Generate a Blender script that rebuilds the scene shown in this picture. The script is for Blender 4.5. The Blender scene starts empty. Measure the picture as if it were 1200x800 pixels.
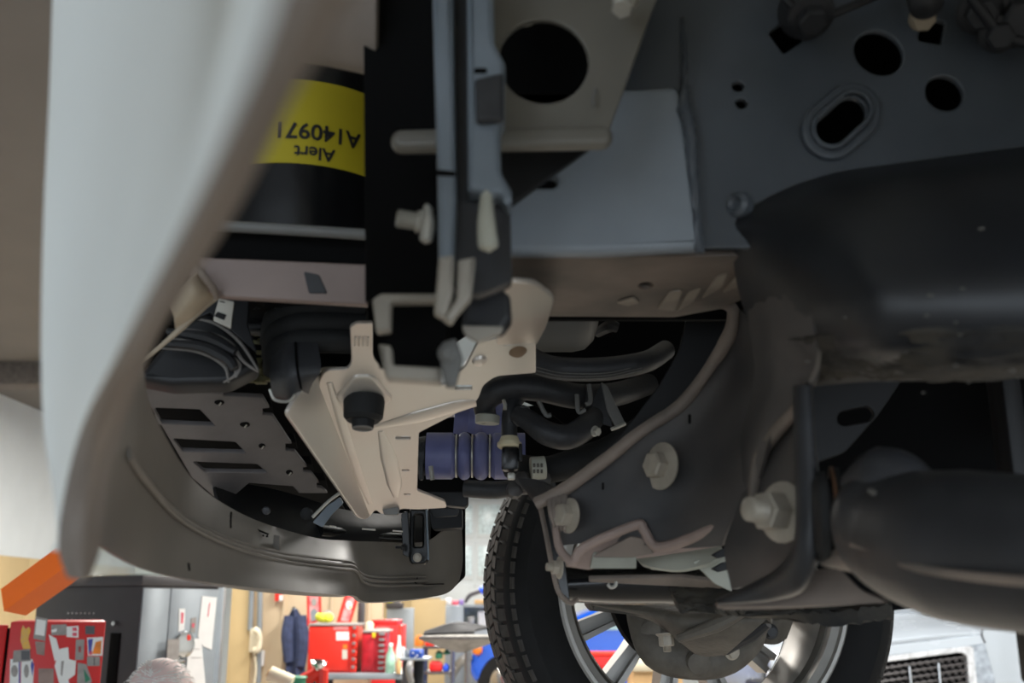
import bpy, bmesh, math, random
from mathutils import Vector as V, Matrix
random.seed(7)
S = bpy.context.scene
COL = S.collection
# ---------------------------------------------------------------- camera, world, lights, exposure
PITCH = math.radians(14.5)
CAM = V((0, 0, 1.9))
cd = bpy.data.cameras.new('camera'); cam = bpy.data.objects.new('camera', cd); COL.objects.link(cam)
cam.location = CAM; cam.rotation_euler = (math.pi / 2 + PITCH, 0, 0)
cd.sensor_width = 36; cd.lens = 36; cd.clip_start = 0.01; cd.clip_end = 200
cd.dof.use_dof = True; cd.dof.focus_distance = 1.45; cd.dof.aperture_fstop = 6.8
S.camera = cam
S.view_settings.view_transform = 'Standard'; S.view_settings.look = 'None'
S.view_settings.gamma = 1; S.view_settings.exposure = 0.0
S.view_settings.use_curve_mapping = False
w = bpy.data.worlds.new('overcast_sky'); S.world = w; w.use_nodes = True
w.node_tree.nodes['Background'].inputs[0].default_value = (0.80, 0.90, 1.0, 1)
w.node_tree.nodes['Background'].inputs[1].default_value = 2.6
CEIL = 4.15
def area(name, loc, sx, sy, power, col=(1, .96, .9)):
    l = bpy.data.lights.new(name, 'AREA'); l.shape = 'RECTANGLE'; l.size = sx; l.size_y = sy
    l.energy = power; l.color = col
    o = bpy.data.objects.new(name, l); COL.objects.link(o); o.location = loc
    return o
LAMPS = [(-1.7, 6.2, 120), (-3.0, 9.6, 190), (-1.2, 14.5, 230), (0.6, 6.5, 300), (2.8, 12.0, 240), (4.6, 6.5, 300), (-0.6, 17.0, 110)]
for (lx, ly, lw) in LAMPS:
    area('ceiling_light', (lx, ly, CEIL - .13), .5, 2.4, lw)

# ---------------------------------------------------------------- helpers
cP, sP = math.cos(PITCH), math.sin(PITCH)
def ray(x, y):
    u, v = (x - 600) / 1200., (400 - y) / 1200.
    return V((u, cP - v * sP, sP + v * cP))
def P(x, y, Y):
    """measured picture point -> place in the shop at depth Y"""
    d = ray(x, y); return CAM + d * (Y / d.y)
def lin(c):
    return tuple(((k / 255.) / 12.92 if k / 255. < .04045 else ((k / 255. + .055) / 1.055) ** 2.4) for k in c)
MATS = {}
def mat(name, rgb, rough=.5, metal=0., var=.25, scale=20., bump=0., spec=.5, coat=0., rgb2=None, emit=0, bscale=None, trans=0., alpha=1., detail=6., thr=None):
    if name in MATS: return MATS[name]
    m = bpy.data.materials.new(name); m.use_nodes = True
    nt = m.node_tree; b = nt.nodes['Principled BSDF']; MATS[name] = m
    c = lin(rgb)
    b.inputs['Roughness'].default_value = rough; b.inputs['Metallic'].default_value = metal
    b.inputs['Specular IOR Level'].default_value = spec
    b.inputs['Coat Weight'].default_value = coat; b.inputs['Coat Roughness'].default_value = .12
    b.inputs['Transmission Weight'].default_value = trans; b.inputs['Alpha'].default_value = alpha
    tc = nt.nodes.new('ShaderNodeTexCoord')
    n = nt.nodes.new('ShaderNodeTexNoise'); n.inputs['Scale'].default_value = scale; n.inputs['Detail'].default_value = detail
    nt.links.new(tc.outputs['Object'], n.inputs['Vector'])
    r = nt.nodes.new('ShaderNodeValToRGB')
    c2 = lin(rgb2) if rgb2 else tuple(k * (1 - var) for k in c)
    hi = c if rgb2 else tuple(min(1, k * (1 + var)) for k in c)
    lo, h = thr if thr else (.33, .68)
    r.color_ramp.elements[0].position = lo; r.color_ramp.elements[0].color = (*c2, 1)
    r.color_ramp.elements[1].position = h; r.color_ramp.elements[1].color = (*hi, 1)
    nt.links.new(n.outputs['Fac'], r.inputs['Fac']); nt.links.new(r.outputs['Color'], b.inputs['Base Color'])
    mr = nt.nodes.new('ShaderNodeMapRange'); mr.inputs['To Min'].default_value = max(.03, rough - .08); mr.inputs['To Max'].default_value = min(1, rough + .08)
    nt.links.new(n.outputs['Fac'], mr.inputs['Value']); nt.links.new(mr.outputs['Result'], b.inputs['Roughness'])
    if bump:
        n2 = nt.nodes.new('ShaderNodeTexNoise'); n2.inputs['Scale'].default_value = bscale or scale * 4; n2.inputs['Detail'].default_value = 4
        nt.links.new(tc.outputs['Object'], n2.inputs['Vector'])
        bp = nt.nodes.new('ShaderNodeBump'); bp.inputs['Strength'].default_value = bump; bp.inputs['Distance'].default_value = .004
        nt.links.new(n2.outputs['Fac'], bp.inputs['Height']); nt.links.new(bp.outputs['Normal'], b.inputs['Normal'])
    if emit:
        b.inputs['Emission Color'].default_value = (*c, 1); b.inputs['Emission Strength'].default_value = emit
    return m
WL = {}
def thing(name, loc, label, cat, group=None):
    o = bpy.data.objects.new(name, None); COL.objects.link(o); o.empty_display_size = .1
    o.location = loc; WL[o] = V(loc); tag(o, label, cat, group); return o
def tag(o, label, cat, group=None):
    o['label'] = label; o['category'] = cat
    if group: o['group'] = group
    return o
def struct(o):
    o['kind'] = 'structure'; return o
def link(name, me, m, parent=None, smooth=True, sharp=35):
    """mesh in world coordinates -> one object with its origin at its middle"""
    if len(me.vertices):
        lo = V((1e9,) * 3); hi = V((-1e9,) * 3)
        for q in me.vertices:
            for k in range(3):
                lo[k] = min(lo[k], q.co[k]); hi[k] = max(hi[k], q.co[k])
        c = (lo + hi) / 2
        if parent is None: c.z = lo.z
    else: c = V((0, 0, 0))
    me.transform(Matrix.Translation(-c))
    me.materials.clear(); me.materials.append(m)
    if smooth:
        for p in me.polygons: p.use_smooth = True
        me.set_sharp_from_angle(angle=math.radians(sharp))
    o = bpy.data.objects.new(name, me); COL.objects.link(o)
    WL[o] = c.copy(); o.location = c - (WL[parent] if parent else V((0, 0, 0)))
    if parent: o.parent = parent
    return o
def bm_link(name, bm, m, parent=None, smooth=True, sharp=35, recalc=True):
    if recalc: bmesh.ops.recalc_face_normals(bm, faces=bm.faces[:])
    me = bpy.data.meshes.new(name); bm.to_mesh(me); bm.free()
    return link(name, me, m, parent, smooth, sharp)
class Plane:
    def __init__(s, a, b, c):
        n = (b - a).cross(c - a).normalized()
        if n.dot(a - CAM) > 0: n = -n
        s.o, s.n = a.copy(), n                       # n looks back at the viewer
        s.u = V((1, 0, 0)) - n * n.x; s.u.normalize(); s.v = n.cross(s.u)
    def hit(s, x, y):
        d = ray(x, y); t = (s.o - CAM).dot(s.n) / d.dot(s.n); return CAM + d * t
    def uv(s, p): q = p - s.o; return (q.dot(s.u), q.dot(s.v))
def flat(Y, tilt=0., turn=0., at=(600, 400)):
    """plane through a picture point at depth Y; tilt leans the top away, turn swings the right side away"""
    o = P(at[0], at[1], Y); n = V((0, -1, 0))
    n = Matrix.Rotation(math.radians(turn), 3, 'Z') @ (Matrix.Rotation(math.radians(-tilt), 3, 'X') @ n)
    u = V((0, 0, 1)).cross(n).normalized(); v = n.cross(u)
    return Plane(o, o + u, o + v)
def fil(pts, r, n=4):
    """round the corners of an outline"""
    out = []; L = len(pts)
    for i in range(L):
        p = V((*pts[i][:2], 0)); a = V((*pts[i - 1][:2], 0)); b = V((*pts[(i + 1) % L][:2], 0))
        rr = pts[i][2] if len(pts[i]) > 2 else r
        da, db = a - p, b - p
        k = min(rr, da.length * .45, db.length * .45)
        if k < .05: out.append((p.x, p.y)); continue
        A = p + da.normalized() * k; B = p + db.normalized() * k
        for j in range(n + 1):
            t = j / n; q = A * (1 - t) ** 2 + p * 2 * t * (1 - t) + B * t * t; out.append((q.x, q.y))
    return out
def circ(x, y, rx, ry=None, n=28, a=0):
    ry = ry or rx; ca, sa = math.cos(a), math.sin(a)
    return [(x + rx * math.cos(t) * ca - ry * math.sin(t) * sa, y + rx * math.cos(t) * sa + ry * math.sin(t) * ca) for t in (2 * math.pi * k / n for k in range(n))]
def pill(x0, y0, x1, y1, r, n=10):
    a = math.atan2(y1 - y0, x1 - x0); out = []
    for k in range(n + 1): t = a + math.pi / 2 + math.pi * k / n; out.append((x0 + r * math.cos(t), y0 + r * math.sin(t)))
    for k in range(n + 1): t = a - math.pi / 2 + math.pi * k / n; out.append((x1 + r * math.cos(t), y1 + r * math.sin(t)))
    return out
def poly_mesh(loops, th, bev, res=2):
    """flat plate with holes from 2D loops (local x, y), front face at z = 0, body behind it"""
    cu = bpy.data.curves.new('outline', 'CURVE'); cu.dimensions = '2D'; cu.fill_mode = 'BOTH'
    for lp in loops:
        s = cu.splines.new('POLY'); s.points.add(len(lp) - 1); s.use_cyclic_u = True
        for k, q in enumerate(lp): s.points[k].co = (q[0], q[1], 0, 1)
    cu.extrude = max(1e-5, th / 2 - bev); cu.bevel_depth = bev; cu.bevel_resolution = res; cu.offset = -bev
    ob = bpy.data.objects.new('outline', cu)
    me = bpy.data.meshes.new_from_object(ob)
    bpy.data.objects.remove(ob); bpy.data.curves.remove(cu)
    bm = bmesh.new(); bm.from_mesh(me); bmesh.ops.remove_doubles(bm, verts=bm.verts[:], dist=1e-6)
    bmesh.ops.recalc_face_normals(bm, faces=bm.faces[:]); bm.to_mesh(me); bm.free()
    me.transform(Matrix.Translation((0, 0, -th / 2))); return me
def plate(name, m, parent, pl, outline, holes=(), th=.004, bev=.0008, lift=0., res=2):
    if not isinstance(pl, Plane): pl = flat(pl)
    me = poly_mesh([[pl.uv(pl.hit(*q)) for q in lp] for lp in [outline, *holes]], th, bev, res)
    M = Matrix((pl.u, pl.v, pl.n)).transposed().to_4x4(); M.translation = pl.o + pl.n * lift
    me.transform(M); o = link(name, me, m, parent)
    for p in o.data.polygons:
        if abs(p.normal.dot(pl.n)) > .999: p.use_smooth = False
    return o
def cr(p0, p1, p2, p3, t):
    return .5 * ((2 * p1) + (-p0 + p2) * t + (2 * p0 - 5 * p1 + 4 * p2 - p3) * t * t + (-p0 + 3 * p1 - 3 * p2 + p3) * t ** 3)
def spline(pts, n):
    if len(pts) < 3: return [pts[0].lerp(pts[-1], k / n) for k in range(n + 1)]
    out = []; e = [pts[0] * 2 - pts[1]] + list(pts) + [pts[-1] * 2 - pts[-2]]
    for i in range(len(pts) - 1):
        for k in range(n): out.append(cr(e[i], e[i + 1], e[i + 2], e[i + 3], k / n))
    out.append(pts[-1].copy()); return out
def loft(name, m, parent, rows, n=4, th=.004, rough=0., keep=None, world=False):
    g = [[(V(q) if world else P(*q)) for q in r] for r in rows]
    g = [spline(r, n) for r in g]
    g = list(zip(*[spline(list(c), n) for c in zip(*g)]))
    H, W = len(g), len(g[0])
    for i in range(H):                                # walls: back sheet along the viewer-facing normal
        pass
    bm = bmesh.new(); vs = [[bm.verts.new(g[i][j]) for j in range(W)] for i in range(H)]
    for i in range(H - 1):
        for j in range(W - 1): bm.faces.new((vs[i][j], vs[i][j + 1], vs[i + 1][j + 1], vs[i + 1][j]))
    bm.normal_update()
    f = bm.faces[len(bm.faces) // 2] if False else None
    s = sum(1 if fc.normal.dot(fc.calc_center_median() - CAM) < 0 else -1 for fc in bm.faces)
    if s < 0: bmesh.ops.reverse_faces(bm, faces=bm.faces[:]); bm.normal_update()
    nr = {v: v.normal.copy() for v in bm.verts}
    if rough:
        for v in bm.verts: v.co += nr[v] * random.uniform(-rough, rough)
    back = [[bm.verts.new(vs[i][j].co - nr[vs[i][j]] * th) for j in range(W)] for i in range(H)]
    for i in range(H - 1):
        for j in range(W - 1): bm.faces.new((back[i][j], back[i + 1][j], back[i + 1][j + 1], back[i][j + 1]))
    for i in range(H - 1):
        for j in (0, W - 1): bm.faces.new((vs[i][j], vs[i + 1][j], back[i + 1][j], back[i][j]))
    for j in range(W - 1):
        for i in (0, H - 1): bm.faces.new((vs[i][j], vs[i][j + 1], back[i][j + 1], back[i][j]))
    return bm_link(name, bm, m, parent, sharp=50)
def tube_bm(bm, pts, rad, seg=12, n=6, caps=True, rib=None, flat_=None, round_=False):
    """pts world vectors, rad number or list; rib=(amount, count) swells; flat_=(axis, squeeze)"""
    rs = rad if isinstance(rad, (list, tuple)) else [rad] * len(pts)
    path = spline([V(p) for p in pts], n); L = len(path)
    def R(i):
        t = i / (L - 1) * (len(rs) - 1); k = min(int(t), len(rs) - 2); r = rs[k] + (rs[k + 1] - rs[k]) * (t - k)
        if rib: r *= 1 + rib[0] * math.sin(2 * math.pi * rib[1] * i / (L - 1))
        if round_:
            e = min(i, L - 1 - i) / (L - 1) * (path[0] - path[-1]).length
            if e < r: r = math.sqrt(max(1e-9, r * r - (r - e) ** 2))
        return r
    t0 = (path[1] - path[0]).normalized(); a = V((0, 0, 1)) if abs(t0.z) < .9 else V((0, 1, 0))
    nx = t0.cross(a).normalized(); rings = []
    for i, p in enumerate(path):
        t = (path[min(i + 1, L - 1)] - path[max(i - 1, 0)]).normalized()
        nx = (nx - t * nx.dot(t)).normalized(); ny = t.cross(nx); r = R(i); ring = []
        for k in range(seg):
            q = 2 * math.pi * k / seg; off = nx * math.cos(q) * r + ny * math.sin(q) * r
            if flat_: ax = V(flat_[0]); off -= ax * off.dot(ax) * (1 - flat_[1])
            ring.append(bm.verts.new(p + off))
        rings.append(ring)
    for i in range(L - 1):
        for k in range(seg): bm.faces.new((rings[i][k], rings[i][(k + 1) % seg], rings[i + 1][(k + 1) % seg], rings[i + 1][k]))
    if caps: bm.faces.new(rings[0][::-1]); bm.faces.new(rings[-1])
def tube(name, m, parent, pts, rad, world=False, **kw):
    bm = bmesh.new(); tube_bm(bm, [V(p) if world else P(*p) for p in pts], rad, **kw); return bm_link(name, bm, m, parent)
def frame(axis):
    a = V(axis).normalized(); t = V((0, 0, 1)) if abs(a.z) < .9 else V((0, 1, 0))
    u = t.cross(a).normalized(); return Matrix((u, a.cross(u), a)).transposed()
def lathe_bm(bm, o, axis, prof, seg=24, a0=0, a1=2 * math.pi, caps=True):
    M = frame(axis); full = abs(a1 - a0 - 2 * math.pi) < 1e-4; rings = []; N = seg if full else seg + 1
    for h, r in prof:
        rings.append([bm.verts.new(V(o) + M @ V((r * math.cos(a0 + (a1 - a0) * k / seg), r * math.sin(a0 + (a1 - a0) * k / seg), h))) for k in range(N)])
    for i in range(len(prof) - 1):
        for k in range(seg): j = (k + 1) % N; bm.faces.new((rings[i][k], rings[i][j], rings[i + 1][j], rings[i + 1][k]))
    if full and caps:
        if prof[0][1] > 1e-5: bm.faces.new(rings[0][::-1])
        if prof[-1][1] > 1e-5: bm.faces.new(rings[-1])
    bmesh.ops.remove_doubles(bm, verts=bm.verts[:], dist=1e-7)
def lathe(name, m, parent, o, axis, prof, seg=24, sharp=35, caps=True):
    bm = bmesh.new(); lathe_bm(bm, o, axis, prof, seg, caps=caps); return bm_link(name, bm, m, parent, sharp=sharp)
def box_bm(bm, c, size, R=None, bev=0.):
    b2 = bmesh.new(); bmesh.ops.create_cube(b2, size=1)
    for v in b2.verts: v.co = V((v.co.x * size[0], v.co.y * size[1], v.co.z * size[2]))
    if bev: bmesh.ops.bevel(b2, geom=b2.edges[:] , offset=min(bev, min(size) * .45), segments=2, affect='EDGES', profile=.5)
    for v in b2.verts: v.co = (R @ v.co if R else v.co) + V(c)
    me = bpy.data.meshes.new('t'); b2.to_mesh(me); b2.free(); bm.from_mesh(me); bpy.data.meshes.remove(me)
def box(name, m, parent, c, size, rz=0., bev=.004, R=None):
    bm = bmesh.new(); box_bm(bm, c, size, R or Matrix.Rotation(math.radians(rz), 3, 'Z'), bev); return bm_link(name, bm, m, parent)
def bolt(name, m, parent, o, axis, r, head=.6, flange=1.5, stud=0., studr=.55):
    """hex head on a round flange, with an optional threaded end"""
    bm = bmesh.new(); o = V(o); a = V(axis).normalized()
    if flange: lathe_bm(bm, o, a, [(0, r * flange), (r * .12, r * flange), (r * .3, r * 1.1)], 24)
    lathe_bm(bm, o + a * r * .28, a, [(0, r), (r * head, r), (r * (head + .12), r * .86)], 6)
    if stud:
        p = [(0, r * studr)]; k = 0
        while k * r * .12 < stud: p += [(k * r * .12, r * studr), (k * r * .12 + r * .06, r * studr * .9)]; k += 1
        p += [(stud + r * .1, r * studr * .6)]
        lathe_bm(bm, o + a * r * (.28 + head), a, p, 18)
    return bm_link(name, bm, m, parent)
def text_mesh(s, size, align='CENTER'):
    cu = bpy.data.curves.new('lettering', 'FONT'); cu.body = s; cu.size = size; cu.align_x = align; cu.align_y = 'CENTER'; cu.resolution_u = 3; cu.offset = size * .022
    ob = bpy.data.objects.new('lettering', cu); me = bpy.data.meshes.new_from_object(ob)
    bpy.data.objects.remove(ob); bpy.data.curves.remove(cu); return me
def join_bm(bm, me, M):
    me.transform(M); bm.from_mesh(me); bpy.data.meshes.remove(me)
# ---------------------------------------------------------------- materials
m_rail = mat('frame_black_paint', (80, 86, 93), .3, 0, .18, 9, .06, .5)
m_raillit = mat('frame_paint_lit', (138, 146, 154), .36, 0, .12, 9, .05, .5)  # lighter copy of the black frame paint, daylight gloss put into the colour
m_dust = mat('dusty_steel', (146, 132, 122), .6, 0, .3, 10, .15, .4, rgb2=(92, 87, 82))
m_mud = mat('mud_coated_steel', (74, 70, 63), .75, 0, .3, 22, .5, .3, rgb2=(38, 39, 41))
m_dark = mat('dark_coated_steel', (46, 47, 50), .45, 0, .2, 18, .1, .4)
m_plate = mat('bracket_dusty_black', (86, 82, 80), .5, 0, .3, 8, .1, .45, rgb2=(54, 54, 56))
m_lip = mat('pinkish_dusty_lip', (150, 132, 124), .6, 0, .2, 20, .1)
m_black = mat('black_plastic', (22, 23, 26), .5, 0, .2, 20, .05, .4)
m_void = mat('void_shade_black', (9, 9, 10), .85, 0, .2, 20, 0, .15)  # near-black: deep shade put into the colour; slots and dark parts share it
m_gloss = mat('gloss_black_steel', (18, 19, 21), .25, 0, .2, 20, .03)
m_rubber = mat('black_rubber', (34, 35, 36), .7, 0, .2, 60, .12, .3)
m_hose = mat('hose_rubber', (50, 51, 54), .5, 0, .15, 80, .1, .45)
m_tyre = mat('tyre_rubber', (24, 24, 25), .75, 0, .2, 40, .1, .3)
m_tread = mat('tyre_tread_rubber', (66, 63, 60), .8, 0, .2, 50, .1, .3)
m_dam = mat('valance_grey_plastic', (122, 116, 109), .5, 0, .22, 5, .08, .4)
m_tray = mat('tray_grey_plastic', (104, 101, 102), .5, 0, .15, 16, .08, .4)
m_cream = mat('skid_cream_steel', (214, 211, 202), .32, .5, .1, 5, .1, .5, rgb2=(212, 198, 188))
m_blue = mat('blue_silicone', (116, 120, 168), .45, 0, .12, 30, .03)
m_white = mat('white_car_paint', (244, 247, 244), .55, 0, .02, 5, 0, .25)
m_under = mat('flare_grey_plastic', (130, 120, 112), .6, 0, .12, 12, .03, .3)
m_beam = mat('crossbeam_satin', (138, 122, 116), .5, .1, .12, 12, .05)
m_bolt = mat('bolt_zinc_dusty', (168, 160, 147), .5, .25, .15, 60, .1)
m_zinc = mat('pale_zinc', (178, 176, 168), .4, .4, .1, 60, .05)
m_alu = mat('wheel_alloy', (176, 173, 168), .42, .5, .1, 12, .04)
m_alud = mat('wheel_pocket', (84, 80, 74), .6, .1, .15, 30, .05)
m_cast = mat('cast_iron', (96, 91, 84), .6, .1, .25, 30, .3, .4)
m_bluegrey = mat('blue_grey_steel', (122, 132, 142), .42, .1, .12, 14, .04)
m_warm = mat('warm_grey_steel', (118, 115, 108), .4, .2, .1, 10, .04)
m_canister = mat('grey_canister', (112, 112, 110), .5, 0, .08, 20, .03)
m_paleplastic = mat('pale_plastic', (178, 178, 165), .5, 0, .08, 20, .02)
m_yellow = mat('yellow_label', (180, 164, 34), .55, 0, .05, 8, 0, .3)
m_ink = mat('black_ink', (20, 20, 20), .6, 0, .05)
m_sticker = mat('white_sticker', (205, 200, 188), .6, 0, .05)
m_olive = mat('olive_connector', (112, 108, 76), .55, 0, .35, 90, .5, .4)
m_beige = mat('beige_clip', (166, 152, 132), .5, 0, .12, 20, .05)
m_lens = mat('smoked_lens', (24, 25, 28), .5, 0, .1, 20)
m_lens2 = mat('lens_edge', (120, 116, 112), .3, 0, .1)
m_pale = mat('pale_bracket_steel', (166, 160, 150), .45, .1, .1, 30, .05)
m_copper = mat('copper_shim', (110, 78, 56), .5, .4, .2)
# ================================================================ the raised pickup (left = its nose)
truck = thing('pickup_truck', (0.3, 1.1, 1.5), 'white pickup truck raised overhead, seen from inside its front wheel arch', 'truck')
T = truck
# ---- frame rail: a hollow box section, outer face with punched holes
ZB = P(700, 290, .70).z; ZT = 2.47; X0, X1 = -.03, .62
rp = flat(.70)
def zrow(z, Y):                                      # picture row of height z at depth Y
    lo, hi = -900., 900.
    for _ in range(50):
        md = (lo + hi) / 2
        if P(600, md, Y).z > z: lo = md
        else: hi = md
    return md
yb, yt = zrow(ZB, .70), zrow(ZT, .70)
x0 = 570; x1 = 2300
sq = lambda x, y, r, a: [(x + r * math.cos(math.radians(a + 90 * k)), y + r * math.sin(math.radians(a + 90 * k))) for k in range(4)]
rail = plate('frame_rail', m_rail, T, rp, [(x0, yt), (x1, yt), (x1, yb), (x0, yb)],
    [circ(1030, 62, 30, 25, a=.5), circ(1107, 109, 23, 20, a=.5), circ(865, 101, 7, 6), circ(869, 121, 6.5, 6), pill(972, 155, 997, 132, 18),
     fil(sq(922, 42, 22, 10), 4), fil(sq(1092, 36, 20, 55), 4), pill(628, 214, 646, 214, 6.5), fil(sq(1178, 40, 19, 30), 4)], th=.006, bev=.0012)
h = plate('rail_underside', m_dust, T, Plane(V((0, .7, ZB)), V((1, .7, ZB)), V((0, .9, ZB))),
    [(594, 302), (905, 300), (905, 330), (868, 352), (845, 362), (790, 372), (640, 371), (600, 368)], [circ(757, 335, 9, 4)], th=.005, bev=.001)
wallx = [P(x0, 100, .70).x, P(x1, 100, .70).x]
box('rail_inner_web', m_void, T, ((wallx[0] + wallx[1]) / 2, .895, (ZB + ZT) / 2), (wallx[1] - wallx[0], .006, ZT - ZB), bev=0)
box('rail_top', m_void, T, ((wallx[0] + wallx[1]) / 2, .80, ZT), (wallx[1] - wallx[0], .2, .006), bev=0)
# sleeve over the rail end
plate('rail_sleeve', m_raillit, T, flat(.694), fil([(580, 106), (742, 106), (792, 103), (803, 132), (822, 292), (700, 298), (592, 298)], 8), [pill(628, 214, 646, 214, 7)], th=.016, bev=.0055, res=4, lift=.004)
bm = bmesh.new()
tube_bm(bm, [P(*q) for q in ((800, 20, .697), (803, 90, .697), (802, 128, .69), (808, 150, .688), (813, 210, .69), (820, 296, .692))], [.0012, .002, .0055, .005, .0036, .0034], seg=10, n=10)
for v in bm.verts: v.co += V([random.uniform(-.0006, .0006) for _ in range(3)])
bm_link('weld_bead', bm, m_rail, rail)
up_ = Plane(V((0, .7, ZB)), V((1, .7, ZB)), V((0, .9, ZB)))
for L in ([(770, 360), (784, 340), (800, 338), (790, 362)], [(792, 364), (806, 342), (822, 336), (812, 352)], [(822, 348), (840, 322), (852, 318), (846, 334)], [(846, 340), (866, 316), (880, 312), (868, 330)], [(722, 352), (742, 346), (750, 352), (735, 356)]):
    o = plate('peeling_flake', mat('flaked_paint', (150, 140, 128), .6), h, up_, fil(L, 3), th=.0016, bev=.0004, lift=random.uniform(.001, .003))
# pressed ring round the oblong hole
plate('hole_collar', m_rail, rail, rp, pill(973, 154, 996, 134, 35, 16), [pill(974, 154, 996, 134, 24, 16)], th=.005, bev=.0023, lift=.005, res=4)
plate('hole_collar', m_rail, rail, rp, pill(972, 155, 997, 132, 24, 16), [pill(972, 155, 997, 132, 18.5, 16)], th=.003, bev=.0012, lift=.0075, res=3)
# parts bolted on the rail top
bolt('body_mount_bolt', m_dark, T, P(950, 18, .66), (0, -.5, -1), .011, .7, 1.5)
lathe('body_mount_cup', m_dark, T, P(945, 12, .69), (-.3, -.7, -.6), [(0, .02), (.008, .021), (.014, .014), (.02, .012), (.021, 0)])
bolt('pale_clip', m_beige, T, P(1080, 20, .68), (.0, -.6, -.8), .009, .5, 1.1)
lathe('brake_line_fitting', m_dark, T, P(1080, -4, .67), (0, -.6, -.8), [(0, .011), (.012, .013), (.016, .009), (.02, 0)])
for q, r in (((1148, 14), .012), ((1170, 40), .010), ((1195, 20), .016)):
    bolt('rail_bracket_nut', m_dark, T, P(*q, .675), (-.2, -.7, -.6), r, .8, 1.4)
tube('brake_line', m_dark, T, [(1120, -30, .66), (1150, 12, .66), (1175, 40, .67), (1230, 60, .67)], .004)
tube('brake_line', m_dark, T, [(900, -30, .67), (928, 6, .67), (960, 20, .675), (1010, 2, .68), (1060, -20, .68)], .0035)
# small dimple on the ridge start
lathe('ridge_dimple', m_rail, rail, P(866, 240, .698), (-.7, -.7, -.1), [(-.004, .010), (.003, .009), (.006, .006), (.003, .0035), (.003, 0)])
# ---- spring bucket bulging out of the rail
rows = [[(856, 244, .705), (960, 206, .702), (1060, 190, .70), (1290, 160, .70)],
        [(858, 275, .705), (965, 236, .648), (1065, 214, .625), (1290, 196, .61)],
        [(862, 325, .75), (985, 320, .60), (1075, 310, .57), (1290, 300, .555)],
        [(878, 380, .80), (985, 395, .615), (1080, 393, .575), (1290, 390, .56)],
        [(905, 425, .81), (1000, 428, .66), (1085, 434, .615), (1290, 424, .60)],
        [(935, 455, .81), (1005, 448, .71), (1090, 446, .67), (1290, 440, .65)]]
bucket = loft('spring_bucket', mat('bucket_black', (40, 42, 46), .42, 0, .2, 6, .15, .45, rgb2=(26, 27, 30)), T, rows, n=6, th=.008)
rows = [[(905, 398, .74), (950, 396, .65), (1000, 392, .607), (1085, 390, .57), (1290, 388, .555)],
        [(910, 424, .77), (955, 425, .69), (1003, 425, .645), (1088, 430, .60), (1290, 420, .58)],
        [(925, 446, .80), (960, 447, .73), (1006, 442, .69), (1090, 446, .65), (1290, 440, .63)]]
loft('caked_mud_edge', m_mud, bucket, rows, n=9, th=.012, rough=.0016)
bm = bmesh.new()
for (x, y, Y) in ((990, 372, .585), (1086, 370, .556), (1090, 346, .556), (1125, 392, .556), (1120, 378, .556), (1150, 268, .575), (1128, 338, .556), (1186, 434, .575), (1135, 448, .60), (1082, 460, .63), (1030, 420, .61), (1062, 412, .585), (946, 424, .67), (958, 280, .645), (1120, 428, .585), (1010, 438, .64)):
    bmesh.ops.create_icosphere(bm, subdivisions=1, radius=random.uniform(.0007, .0018), matrix=Matrix.Translation(P(x, y, Y - .004)) @ Matrix.Diagonal((1.5, .7, .7, 1)))
o = bm_link('mud_spatter', bm, mat('dry_mud', (90, 87, 82), .8), bucket); o['kind'] = 'stuff'
# cavity under the bucket, its darkness painted by a near-black sheet
plate('cavity_shade', m_void, T, flat(.98), [(930, 400), (1192, 400), (1192, 700), (1000, 720), (940, 640)], th=.004)
plate('gap_filler', m_void, T, flat(.9), [(1186, 400), (1260, 400), (1260, 505), (1186, 505)], th=.004)  # dark sheet added to close the bright gap beside the post
plate('cavity_gusset', m_black, T, flat(.86), fil([(948, 440), (1060, 440), (1030, 485), (990, 530), (948, 545)], 6), [pill(990, 490, 1015, 485, 9)], th=.006)
box('cavity_post', m_black, T, P(1184, 520, .8), (.016, .03, .36))
# ---- control arm mount: broad pressed plate from the bucket down to the cross tray
rows = [[(866, 362, .87), (886, 378, .83), (915, 392, .75), (955, 410, .68)],
        [(836, 430, .91), (866, 436, .88), (900, 442, .79), (945, 452, .70)],
        [(776, 490, .94), (820, 500, .925), (862, 508, .87), (905, 512, .78)],
        [(706, 545, .965), (760, 560, .945), (818, 572, .915), (872, 580, .84)],
        [(646, 588, .99), (715, 608, .965), (790, 617, .935), (852, 622, .87)],
        [(650, 640, .995), (715, 634, .97), (785, 642, .94), (846, 640, .885)]]
mount = loft('control_arm_mount', m_plate, T, rows, n=6, th=.006)
bm = bmesh.new()
tube_bm(bm, [P(*q) for q in ((628, 590, .985), (660, 574, .978), (705, 542, .96), (752, 505, .945), (798, 474, .93), (832, 430, .905), (855, 392, .88), (860, 368, .872), (852, 357, .872), (836, 356, .875))], [.006, .0065, .0062, .0058, .0062, .0056, .0068, .006, .005, .004], seg=12, n=6)
for v in bm.verts: v.co += V([random.uniform(-.0004, .0004) for _ in range(3)])
bm_link('rolled_rim', bm, m_dust, mount)
plate('inner_gusset', m_black, mount, flat(1.0), fil([(862, 364), (806, 366), (796, 410), (772, 452), (735, 500), (700, 545), (790, 500), (850, 420)], 5), th=.005)
plate('slot_mark', m_void, mount, flat(.918), pill(807, 488, 807, 496, 1.7), th=.002, lift=.006)
plate('slot_mark', m_void, mount, flat(.955), pill(706, 567, 706, 573, 1.3), th=.002, lift=.006)
b = bolt('flange_bolt', m_bolt, mount, P(776, 546, .935), (-.82, -.55, .05), .0125, .75, 1.75)
bolt('flange_bolt', m_bolt, mount, P(668, 604, .97), (-.85, -.5, .05), .011, .8, 1.5)
bolt('flange_bolt', m_bolt, mount, P(656, 665, .985), (-.95, -.3, .05), .007, .7, 1.5, stud=.006)
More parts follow.
